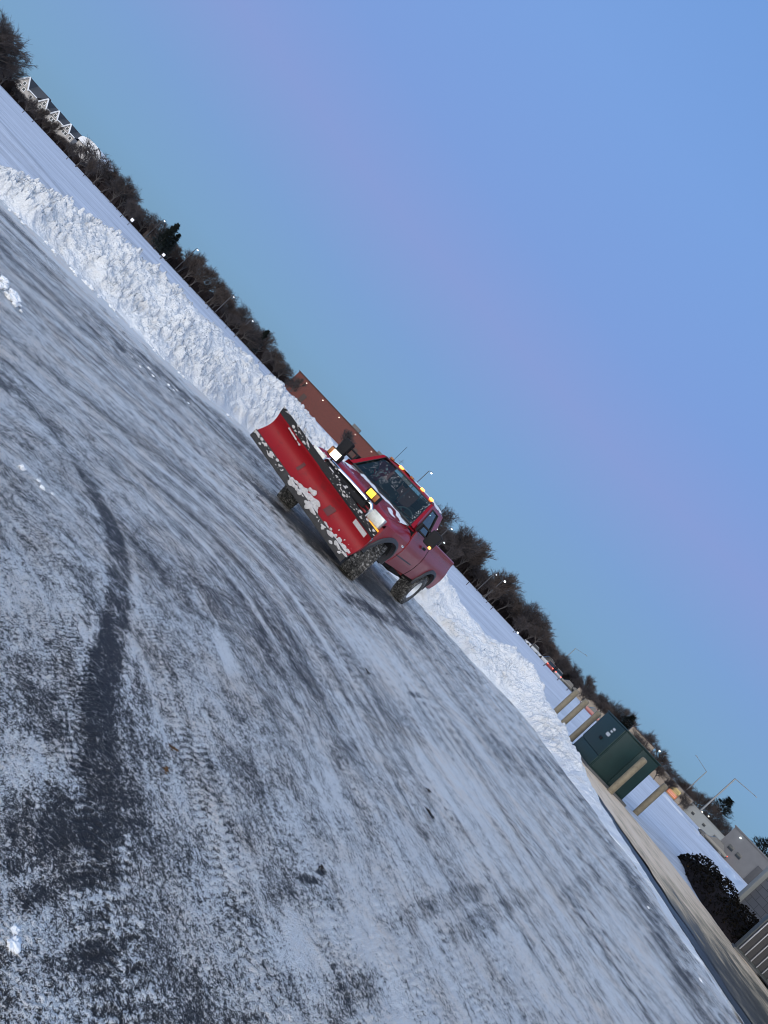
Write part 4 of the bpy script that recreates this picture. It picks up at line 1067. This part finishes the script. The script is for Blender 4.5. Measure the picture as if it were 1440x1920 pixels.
# height of the tree tops above eye level in photo pixels, against bearing
HU = [-1180, -1120, -1060, -1010, -960, -905, -850, -822, -780, -730, -690, -640, -600, -560, -500, -450, -400, -350, -305]
HV = [85, 78, 22, 14, 12, 8, 12, 38, 40, 36, 34, 32, 36, 38, 40, 36, 36, 42, 20]
GU = [70, 100, 140, 175, 205, 245, 290, 330, 370, 420, 460, 505, 545, 590, 640, 690, 740, 790, 830, 880, 930]
GV = [64, 52, 66, 70, 44, 58, 52, 62, 40, 38, 34, 36, 40, 48, 50, 44, 48, 50, 44, 36, 34]
def row(u0, u1, n, UU, VV, ref, rev, kinds, side_txt):
    us = np.linspace(u0, u1, n)
    order = list(range(n))[::-1] if rev else list(range(n))
    cnt = 0
    for rank, i in enumerate(order):
        u = us[i] + RT.uniform(-6, 6); Y = RT.uniform(158, 186); v = np.interp(u, UU, VV) * (.80 if u > 0 else .95) + RT.uniform(-15, 9)
        H = 1.5 + Y * max(10, v) / 1442; p = RT.choice(kinds); 
        word = ORD[rank] if rank < len(ORD) else None
        look = {0: 'bare tree with open dark crown', 1: 'wide spreading bare tree', 2: 'upright brownish bare tree', 3: 'dense dark bare tree', 4: 'round brownish bare tree'}[p]
        put_tree(PROT[p], px_u(u, Y), Y, H / 8 * 1.12, RT.uniform(0, 6), f'{look}, {word} {side_txt}', 'tree', 'bare trees along the far edge of the field', RT.uniform(1.0, 1.3))
row(-1165, -1078, 5, HU, HV, None, True, [0, 3, 1], 'tree left of the townhouses')
row(-1050, -905, 8, HU, HV, None, False, [4, 2, 3], 'low tree before the townhouses, from their left end')
row(-840, -318, 27, HU, HV, None, True, [0, 1, 2, 3, 4], 'left of the red brick building')
row(78, 560, 27, GU, GV, None, False, [0, 1, 2, 3, 4], 'rightward from the truck tailgate')
row(585, 905, 15, GU, GV, None, False, [0, 2, 3, 4], 'rightward of the green cabinet on the skyline')
put_tree(PROT[1], px_u(-868, 150), 150, .78, 1.0, 'pale bare tree in front of the white round-roofed house', 'tree', None, 1.2)
put_tree(PROT[0], px_u(-150, 150), 150, .55, 2.0, 'small bare tree before the red brick building', 'tree', None, 1.2)
for u, Y, p, H, lb in [(-655, 165, 0, 7.6, 'spiky dark evergreen left of the two lit lamps in the far tree line'), (-640, 168, 0, 6.4, 'shorter spiky evergreen beside the spiky dark evergreen'), (-395, 172, 0, 6.2, 'dark evergreen among bare trees left of the brick building'),
                       (838, 185, 1, 10.2, 'big dark pine behind the tall double street pole at right'), (948, 150, 1, 9.5, 'round dark evergreen behind the grey warehouse at the right edge'), (600, 160, 1, 6.2, 'dark evergreen behind the green cabinet among bare trees')]:
    q = CONP[p]; o = put_tree(q, px_u(u, Y), Y, H / (7 if p == 0 else 8), RT.uniform(0, 6), lb, 'tree', None, 1.1)
# thin young trees out on the snow in front of the tree line
YNG = [(-1010, 128), (-985, 132), (-890, 126), (-845, 128), (-742, 120), (-505, 122), (-455, 118), (-432, 126), (-365, 124), (-335, 130), (-295, 122), (-285, 127), (150, 118), (255, 128), (330, 120)]
for k, (u, Y) in enumerate(YNG):
    sidew = 'left of the truck' if u < 0 else 'right of the truck'
    n = [q for q, a in enumerate([z for z in YNG if (z[0] < 0) == (u < 0)]) if a == (u, Y)][0]
    tot = len([z for z in YNG if (z[0] < 0) == (u < 0)]); rank = tot - 1 - n if u < 0 else n
    put_tree(PROT[2 if k % 2 else 0], px_u(u, Y), Y, RT.uniform(.36, .5), RT.uniform(0, 6), f'thin young tree on the snow before the tree line, {ORD[rank]} {sidew}', 'tree', 'young trees planted on the snow field', .8)
for k, (u, Y, p, H_, lb) in enumerate([(512, 140, 3, 3.6, 'small bare tree before the low beige building between bollards'), (548, 141, 4, 3.9, 'bushy small bare tree just left of the green cabinet lid'), (640, 140, 0, 4.6, 'bare tree in front of the taller beige building'), (712, 140, 4, 3.4, 'bushy bare tree at the left end of the long tan building'), (738, 142, 3, 3.2, 'low bare tree just left of the orange sign'), (778, 139, 1, 3.0, 'low bare tree just right of the orange sign')]):
    put_tree(PROT[p], px_u(u, Y), Y, H_ / 8 * 1.1, k * 1.3, lb, 'tree', None, 1.2)
# the dark undergrowth behind the trunks
mb = MB(); RB = random.Random(3)
for k in range(34000):
    u = RB.uniform(-1230, 1010)
    if -296 < u < 30 : continue
    if u < 0: v = np.interp(u, HU, HV) * .50
    else: v = np.interp(u, GU, GV) * .52
    if 590 < u: v *= .55
    Y = RB.uniform(186, 200); x = px_u(u, Y); h_ = (1.5 + v * Y / 1442) * (.35 + .65 * RB.random() ** .6) * (.75 + .5 * float(vnoise(u * .03, 0, 4)))
    d = Vector((RB.gauss(0, .25), RB.gauss(0, .25), 1)).normalized(); wv = RB.uniform(.07, .17) * (1 if RB.random() < .7 else 2.4)
    b0 = Vector((x, Y, -.1)); mb.add([b0 + Vector((-wv, 0, 0)), b0 + Vector((wv, 0, 0)), b0 + d * h_ + Vector((wv * .15, 0, 0)), b0 + d * h_ - Vector((wv * .3, 0, 0))], [(0, 1, 2, 3)])
th = mb.build('undergrowth', MAT['brush'], None, angle=0, fix=False); tag(th, 'dark tangled undergrowth along the far edge of the field', 'undergrowth', kind='stuff')

# ------------------------------------------------------------------ buildings far off
def building(name, x0, x1, y0, depth, h, mat, roofmat, label, cat='building', rz=None, parapet=.25):
    o = empty(name, ((x0 + x1) / 2, y0, -.1)); W = x1 - x0
    o.rotation_euler[2] = -math.atan2((x0 + x1) / 2, y0) * .9 if rz is None else rz
    mb = MB(); mb.box((0, depth / 2, h / 2), (W, depth, h)); mb.build('wall', mat, o)
    mb = MB(); mb.box((0, depth / 2, h + parapet / 2), (W + .3, depth + .3, parapet), bev=.02); mb.build('roof', roofmat, o)
    tag(o, label, cat); return o
bk = building('brick_building', -35.4, 3.0, 170, 24, 4.95, MAT['brick'], MAT['brickcap'], 'long low red brick building behind the plow truck', parapet=.22, rz=0)
for k in range(7):
    x = -16.2 + k * 5.2
    mb = MB(); mb.box((x, -.12, 4.35), (.17, .2, .15), bev=.03); mb.build('wall_lamp', MAT['lampwarm'], bk)
for x, w_, h_ in ((-2, 2.2, .9), (6, 1.6, .7), (14.5, 2.6, 1.1)):
    mb = MB(); mb.box((x, 6, 5.17 + h_ / 2), (w_, 1.6, h_), bev=.05); mb.build('roof_unit', MAT['greyclad'], bk)
mb = MB(); mb.tube([(10.5, 3, 5.1), (10.7, 3, 8.4)], .05, 5); mb.tube([(10.0, 3, 7.6), (11.3, 3, 7.9)], .03, 4); mb.build('antenna', MAT['poledark'], bk)
for x in (-14.5, 2.0):
    mb = MB(); mb.box((x, -.02, 1.2), (1.1, .1, 2.3), bev=.02); mb.build('door', MAT['brickcap'], bk)

def house(x, y, W, label, ridge=7.9, eave=5.2, wallm=MAT['housewall'], snowroof=False):
    o = empty('townhouse', (x, y, 0)); D = 9.0
    mb = MB(); mb.box((0, D / 2, eave / 2), (W, D, eave)); gx = -W * .16; gw = W * .50
    mb.prism([(gx - gw / 2, eave - .2), (gx + gw / 2, eave - .2), (gx, ridge - .35)], 1, -.35, D / 2); mb.build('wall', wallm, o)
    mb = MB(); rm = MAT['snow'] if snowroof else MAT['shingle']
    e2 = W / 2 + .25
    mb.prism([(-.35, eave), (D / 2, ridge), (D + .35, eave), (D / 2, ridge - .25), ], 0, -e2, e2)
    mb.add([(gx - gw / 2 - .3, -.6, eave - .45), (gx, -.6, ridge + .02), (gx, D / 2, ridge + .02), (gx - gw / 2 - .3, D / 2, eave - .45)], [(0, 1, 2, 3)])
    mb.add([(gx + gw / 2 + .3, -.6, eave - .45), (gx, -.6, ridge + .02), (gx, D / 2, ridge + .02), (gx + gw / 2 + .3, D / 2, eave - .45)], [(0, 3, 2, 1)])
    roof = mb.build('roof', rm, o, angle=0)
    mb = MB()
    for s in (-1, 1): mb.tube([(gx + s * (gw / 2 + .3), -.62, eave - .5), (gx, -.62, ridge - .03)], .22, 4)
    mb.tube([(gx + gw / 2 + .3, -.40, eave - .05), (e2, -.40, eave - .05)], .16, 4); mb.build('trim', MAT['whitetrim'], roof)
    for q, (wx, wz) in enumerate(((gx, eave + .35), (gx - .1 * W, 3.9), (gx + .1 * W, 3.9), (W * .32, 3.9), (gx, 1.5))):
        mb = MB(); mb.box((wx, -.37 if q == 0 else -.02, wz), (.9, .12, 1.1), bev=.02); wn_ = mb.build('window', MAT['whitetrim'], o)
        mb = MB(); mb.box((wx, -.45 if q == 0 else -.10, wz), (.66, .06, .86)); mb.build('pane', MAT['pane'], wn_)
    tag(o, label, 'house', 'row of pale townhouses behind the trees'); return o
HY = 232
house(px_u(-1036, HY), HY, 8.2, 'leftmost and largest townhouse of the pale row above the trees', 7.9, 5.0)
house(px_u(-990, HY), HY + 1, 5.6, 'second pale townhouse from the left of the row', 7.4, 5.1)
house(px_u(-958, HY), HY + .5, 5.0, 'middle pale townhouse of the row above the trees', 7.3, 5.1)
house(px_u(-927, HY), HY + 1, 5.0, 'fourth pale townhouse from the left, next to the round-roofed house', 7.2, 5.0)
# the pale end house with its rounded snowy roof
o = empty('round_roofed_house', (px_u(-873, 228), 228, 0)); mb = MB(); mb.box((0, 4.5, 2.9), (8.2, 9, 5.8)); mb.build('wall', MAT['housewall'], o)
mb = MB(); Wd = 4.5
arc = [(Wd * math.cos(a), 5.7 + 2.4 * math.sin(a) ** .8) for a in np.linspace(0, PI, 15)]
mb.prism(arc + [(-Wd, 5.6), (Wd, 5.6)], 1, -.4, 9.4); mb.build('roof', MAT['snow'], o)
mb = MB(); mb.tube([(x_, -.5, z_ + .06) for x_, z_ in arc[2:6]], .16, 5); mb.build('fascia', MAT['poledark'], o)
for wx, wz in ((-2.2, 4.4), (.2, 4.4), (2.4, 4.4), (-1.2, 1.8)):
    mb = MB(); mb.box((wx, -.04, wz), (1.0, .12, 1.2), bev=.02); wn_ = mb.build('window', MAT['whitetrim'], o); mb = MB(); mb.box((wx, -.12, wz), (.74, .06, .94)); mb.build('pane', MAT['pane'], wn_)
tag(o, 'pale end house with a rounded white roof right of the townhouse row', 'house')

def far_windows(o, x0, x1, n, z, w_, h_):
    for k in range(n):
        x = x0 + (x1 - x0) * (k + .5) / n; mb = MB(); mb.box((x, -.03, z), (w_, .1, h_), bev=.01); mb.build('window', MAT['pane'], o)
b1 = building('beige_building', px_u(493, 150), px_u(578, 150), 150, 8, 2.05, MAT['beige'], MAT['brickcap'], 'low beige building seen between the left bollards and the cabinet', parapet=.15)
b2 = building('beige_building', px_u(615, 150), px_u(667, 150), 150, 6, 4.5, MAT['beige'], MAT['brickcap'], 'taller beige building rising behind the green cabinet lid', parapet=.15); far_windows(b2, -2.4, 2.4, 3, 1.6, 1.1, 1.0)
b3 = building('long_tan_building', px_u(690, 150), px_u(785, 150), 150, 6, 2.9, MAT['beige'], MAT['greyclad'], 'long low tan building behind the orange and yellow sign', parapet=.15)
b4 = building('pale_building', px_u(790, 148), px_u(886, 148), 148, 5, 2.6, MAT['paleclad'], MAT['paleclad'], 'long pale flat building between the tall poles at right', parapet=.1); far_windows(b4, -4, 4, 3, 1.3, .6, .5)
b5 = building('grey_warehouse', px_u(893, 98), px_u(1040, 98), 98, 18, 4.25, MAT['greyclad'], MAT['greyclad'], 'dark grey warehouse at the right edge below the evergreen', parapet=.2, rz=math.radians(-36)); far_windows(b5, -4.2, -1.8, 2, 1.9, .7, .6)
mb = MB(); mb.box((-3.7, -.12, 3.7), (.2, .2, .15), bev=.03); mb.build('wall_lamp', MAT['lamp'], b5)
mb = MB(); mb.box((1.5, -.03, 1.5), (3.4, .1, 2.8), bev=.02); mb.build('shutter', MAT['poledark'], b5)

# ------------------------------------------------------------------ lamps, poles, signs
def lamp_post(u, Y, v, label, group='lit street lamps beyond the field', mat='lamp', arm=.9, side_=1, size=.22):
    size *= .68
    h_ = 1.5 + v * Y / 1442; o = empty('street_lamp', (px_u(u, Y), Y, -.1))
    mb = MB(); mb.tube([(0, 0, 0), (0, 0, h_)], [.11, .07], 7); mb.build('pole', MAT['poledark'], o)
    mb = MB(); mb.tube([(0, 0, h_), (side_ * arm * .5, 0, h_ + .2), (side_ * arm, 0, h_ + .22)], .05, 6); mb.build('arm', MAT['poledark'], o)
    mb = MB(); mb.box((side_ * (arm + .15), 0, h_ + .19), (.5, .32, .16), bev=.05); hd = mb.build('lamp_head', MAT['poledark'], o)
    mb = MB(); mb.lathe([(0, -size), (size * .7, -size * .7), (size, 0), (size * .7, size * .6), (0, size * .7)], 10, Matrix.Translation((side_ * (arm + .15), 0, h_ + .08)) @ Matrix.Rotation(PI / 2, 4, 'X')); mb.build('lamp_globe', MAT[mat], hd)
    tag(o, label, 'street lamp', group)
lamp_post(-682, 172, 38, 'lit lamp post standing clear of the trees, leftmost of the lit lamps', None, arm=.3, size=.20)
lamp_post(-600, 172, 46, 'bright lit lamp post just right of the spiky evergreens', None, arm=.3, size=.30)
lamp_post(-490, 156, 35, 'lit lamp post among bare trees midway between evergreens and brick building', None, mat='lampdim', arm=.3, size=.25)
lamp_post(-433, 156, 30, 'dim lamp post among bare trees nearest left of the brick building', None, mat='lampdim', arm=.3, size=.26)
lamp_post(2, 150, 78, 'tall lit lamp post rising behind the truck cab roof', None, arm=.5, size=.30)
lamp_post(60, 150, 22, 'low lit lamp just behind the truck side window', None, arm=.3, size=.20)
for u, v, s in ((88, 14, .17), (98, 8, .2), (106, 3, .18), (116, 6, .2)):
    lamp_post(u, 152, v, 'lit lamp in the low cluster just right of the truck bed', 'cluster of lit lamps right of the truck', arm=.2, size=s)
lamp_post(106, 150, 34, 'lit lamp high in the bare tree right of the truck mirror', None, arm=.3, size=.22)
lamp_post(226, 158, 36, 'dim lamp on the tree skyline right of the truck, left of a bright pair partner', None, mat='lampdim', arm=.3, size=.24)
lamp_post(246, 156, 39, 'brighter lamp on the tree skyline right of the truck', None, arm=.3, size=.36)
lamp_post(333, 140, -9, 'low lit lamp at the snow edge midway along the right tree line', None, arm=.2, size=.26)
lamp_post(675, 150, 32, 'lit lamp post right of the green cabinet above the tan building', None, arm=.4, size=.26)
lamp_post(815, 160, 12, 'left of two small lit lamps behind the tall poles', None, mat='lampwarm', arm=.2, size=.22)
lamp_post(829, 160, 15, 'right of two small lit lamps behind the tall poles', None, mat='lampwarm', arm=.2, size=.22)

def tall_pole(u, Y, v, u2, v2, label, r0=.13, base=-.1):
    h_ = 1.5 + v * Y / 1442; o = empty('light_pole', (px_u(u, Y), Y, base)); dx = px_u(u2 - u, Y); dz = (v2 - v) * Y / 1442
    mb = MB(); mb.tube([(0, 0, 0), (0, 0, h_)], [r0, r0 * .75], 8); mb.build('pole', MAT['pole'], o)
    mb = MB(); mb.tube([(0, 0, h_), (dx, 0, h_ + dz)], [r0 * .5, r0 * .32], 6); mb.build('arm', MAT['pole'], o)
    mb = MB(); mb.box((dx * 1.06, 0, h_ + dz * 1.06), (.62, .3, .14), bev=.05); mb.build('lamp_head', MAT['pole'], o)
    mb = MB(); mb.box((0, 0, .25), (.5, .5, .5), bev=.04); mb.build('footing', MAT['kerb'], o)
    tag(o, label, 'light pole', 'unlit light poles with a long side arm')
tall_pole(814, 150, 100, 861, 105, 'tallest grey light pole at right, long arm pointing right over the pine', .20)
tall_pole(768, 165, 70, 736, 76, 'grey light pole with its arm pointing left above the orange sign', .13)
tall_pole(432, 190, 86 * .6 - 2, 454, 55, 'slender light pole before the dark trees left of the bollards', .11)
def post(u, Y, v, label, cat='post', r0=.07):
    h_ = max(.4, 1.5 + v * Y / 1442) + .1; o = MB().tube([(0, 0, 0), (0, 0, h_ - .03), (0, 0, h_)], [r0, r0, r0 * .6], 7).build('marker_post', MAT['poledark']); o.location = (px_u(u, Y), Y, -.1); tag(o, label, cat, 'thin posts at the edge of the field')
post(133, 95, -12, 'short post right of the truck tail on the snow'); post(270, 112, -8, 'dark post at the snow edge right of the truck, before the lamp'); post(205, 105, -11, 'faint low post between the two dark posts right of the truck'); 
post(415, 110, -11, 'short post before the parked white trailer'); post(452, 110, -11, 'short post before the red-lit cars'); post(478, 110, -11, 'short post right of the red-lit cars')
def white_sign(u, Y, v, w_, label, second=False):
    o = empty('post_sign', (px_u(u, Y), Y, -.1)); z = 1.6 + v * Y / 1442
    mb = MB(); mb.tube([(0, .06, 0), (0, .06, z)], .05, 6); mb.build('post', MAT['poledark'], o)
    mb = MB(); mb.box((0, 0, z), (w_, .08, w_), (0, 0, 0), bev=.02); mb.build('panel', MAT['signwhite'], o)
    if second: mb = MB(); mb.box((.05, 0, z - w_ * 1.15), (w_ * .55, .07, w_ * .7), bev=.02); mb.build('lower_panel', MAT['greyclad'], o)
    tag(o, label, 'sign', 'white blank sign boards below the trees')
white_sign(-722, 118, -5, .5, 'blank white board sign below bare trees, the left one of two'); white_sign(-634, 118, -7, .46, 'blank white board sign over a grey plate, the right one of two', True)
mb = MB(); mb.box((0, 0, .9), (3.2, 2, 1.8), bev=.1); mb.prism([(-1.8, 1.8), (1.8, 1.8), (0, 2.9)], 1, -1.1, 1.1); o = mb.build('tan_shed', MAT['twig_brown']); o.location = (px_u(-672, 178), 178, 0)
tag(o, 'small tan brown shed half hidden in the dark brush', 'shed')
# the orange and yellow board
o = empty('board_sign', (px_u(754, 145), 145, -.1), math.radians(14))
for sx_ in (-1.38, 1.38):
    mb = MB(); mb.box((sx_, .0, 1.25), (.14, .14, 2.5)); mb.build('post', MAT['poledark'], o)
mb = MB(); mb.box((0, -.10, 1.85), (2.6, .06, .95), bev=.01); p1 = mb.build('upper_panel', MAT['yellow'], o)
mb = MB(); mb.box((0, -.10, .95), (2.6, .06, .80), bev=.01); mb.build('lower_panel', MAT['orange'], o)
mb = MB()
RS = random.Random(2)
for zl in (2.08, 1.88, 1.64):
    x = -1.15
    while x < 1.0: wv = RS.uniform(.10, .24); mb.box((x + wv / 2, -.135, zl), (wv, .008, .11)); x += wv + .06
mb.build('lettering', MAT['letter'], p1)
mb = MB()
for zl in (1.12, .82):
    x = -1.15
    while x < 1.0: wv = RS.uniform(.10, .24); mb.box((x + wv / 2, -.135, zl), (wv, .008, .10)); x += wv + .06
mb.build('small_lettering', MAT['signwhite'], p1)
tag(o, 'roadside board sign with yellow upper and orange lower panel', 'sign')

# ------------------------------------------------------------------ parked and passing cars
def car(u, Y, rz, paint, label, tail=False, sc_=1.0, van=False, group='cars beyond the far edge of the snow'):
    o = empty('parked_car', (px_u(u, Y), Y, -.05), rz); o.scale = (sc_,) * 3
    H1, H2 = (.95, 1.85) if van else (.86, 1.45)
    mb = MB(); P = []
    for x, w0, z0, z1 in ((-2.2, .76, .45, .80), (-2.1, .86, .30, H1 - .02), (-1.2, .90, .26, H1), (1.0, .90, .26, H1 - .04), (2.0, .84, .30, H1 - .16), (2.2, .72, .42, H1 - .28)):
        P.append([(x, -w0, z0), (x, -w0 - .02, (z0 + z1) / 2), (x, -w0 * .96, z1), (x, 0, z1 + .02), (x, w0 * .96, z1), (x, w0 + .02, (z0 + z1) / 2), (x, w0, z0), (x, -w0, z0)])
    mb.grid(P); mb.f.append(tuple(range(8))); mb.f.append(tuple(range(40, 48))); mb.build('body', paint, o, angle=40)
    mb = MB(); P = []
    for x, w0, z1 in ((-1.9 if van else -1.6, .80, H1 - .02), (-1.55 if van else -1.1, .66, H2), (.1, .68, H2 + .02), (.85, .80, H1 - .03)):
        P.append([(x, -w0, z1), (x, 0, z1 + .03), (x, w0, z1)])
    mb.grid(P); n_ = len(mb.v)
    for s in (0, 2): mb.f.append((s, 3 + s, 6 + s, 9 + s))
    mb.build('glasshouse', MAT['pane'], o, angle=30)
    mb = MB(); mb.box((-.45, 0, H2 + .03), (1.1, 1.28, .06), bev=.02); mb.build('roof', paint, o)
    for wx in (-1.35, 1.35):
        for wy in (-.80, .80):
            mb = MB(); mb.lathe([(0, -.1), (.2, -.11), (.31, -.1), (.33, 0), (.31, .1), (.2, .11), (0, .1)], 16, Matrix.Translation((wx, wy, .33))); mb.build('wheel', MAT['tyre'], o)
    for s in (-1, 1):
        mb = MB(); mb.box((-2.17, s * .66, .74), (.08, .24, .14), bev=.02); mb.build('tail_lamp', MAT['tail' if tail else 'amberoff'], o)
        mb = MB(); mb.box((2.13, s * .62, .62), (.10, .26, .12), bev=.02); mb.build('headlamp', MAT['lens'], o)
    tag(o, label, 'car', group); return o
car(873, 100, math.radians(152), MAT['carblack'], 'black car with glowing red tail lamps beside the grey warehouse', True)
car(410, 165, math.radians(175), MAT['carwhite'], 'white van left of the red-lit cars under the dark trees', False, 1.0, True)
car(425, 150, math.radians(70), MAT['carred'], 'red car with lit tail lamps, left one beyond the snow', True)
car(443, 150, math.radians(80), MAT['carsilver'], 'silver car with lit tail lamps, right one beyond the snow', True)
car(468, 155, math.radians(170), MAT['carblack'], 'black car right of the red-lit cars under dark trees', False)
car(487, 160, math.radians(160), MAT['carblack'], 'black car just left of the leftmost bollard', False, .95)
car(540, 118, math.radians(165), MAT['carred'], 'dark red car seen between the second and third bollards', True)
car(375, 170, math.radians(180), MAT['carwhite'], 'white car at the foot of the dark trees right of the low lamp', False)
# low snow berms along the road on the right
def berm(pts, h_, label):
    mb = MB(); P = []
    for i, (x, y) in enumerate(pts):
        pass
    A = np.array(pts); s = np.linspace(0, len(pts) - 1, 120); X = np.interp(s, range(len(pts)), A[:, 0]); Yv = np.interp(s, range(len(pts)), A[:, 1])
    for k in range(120):
        e_ = min(1, min(k, 119 - k) / 12); P.append([(X[k] + q * .15, Yv[k] + q * 1.6, -.1 + e_ * h_ * (1 - abs(q) ** 1.5) * (.55 + .9 * float(fbm(X[k] * .5, q * 2 + Yv[k] * .2, 9, 3)))) for q in np.linspace(-1, 1, 9)])
    mb.grid(P); tag(mb.build('snow_berm', MAT['snow'], angle=60), label, 'snow bank')
berm([(px_u(735, 95), 95), (px_u(800, 88), 88), (px_u(850, 80), 80)], .55, 'long low snow berm below the orange sign and tall pole')
berm([(px_u(880, 66), 66), (px_u(935, 58), 58), (px_u(990, 46), 46)], .6, 'long low snow berm before the grey warehouse')
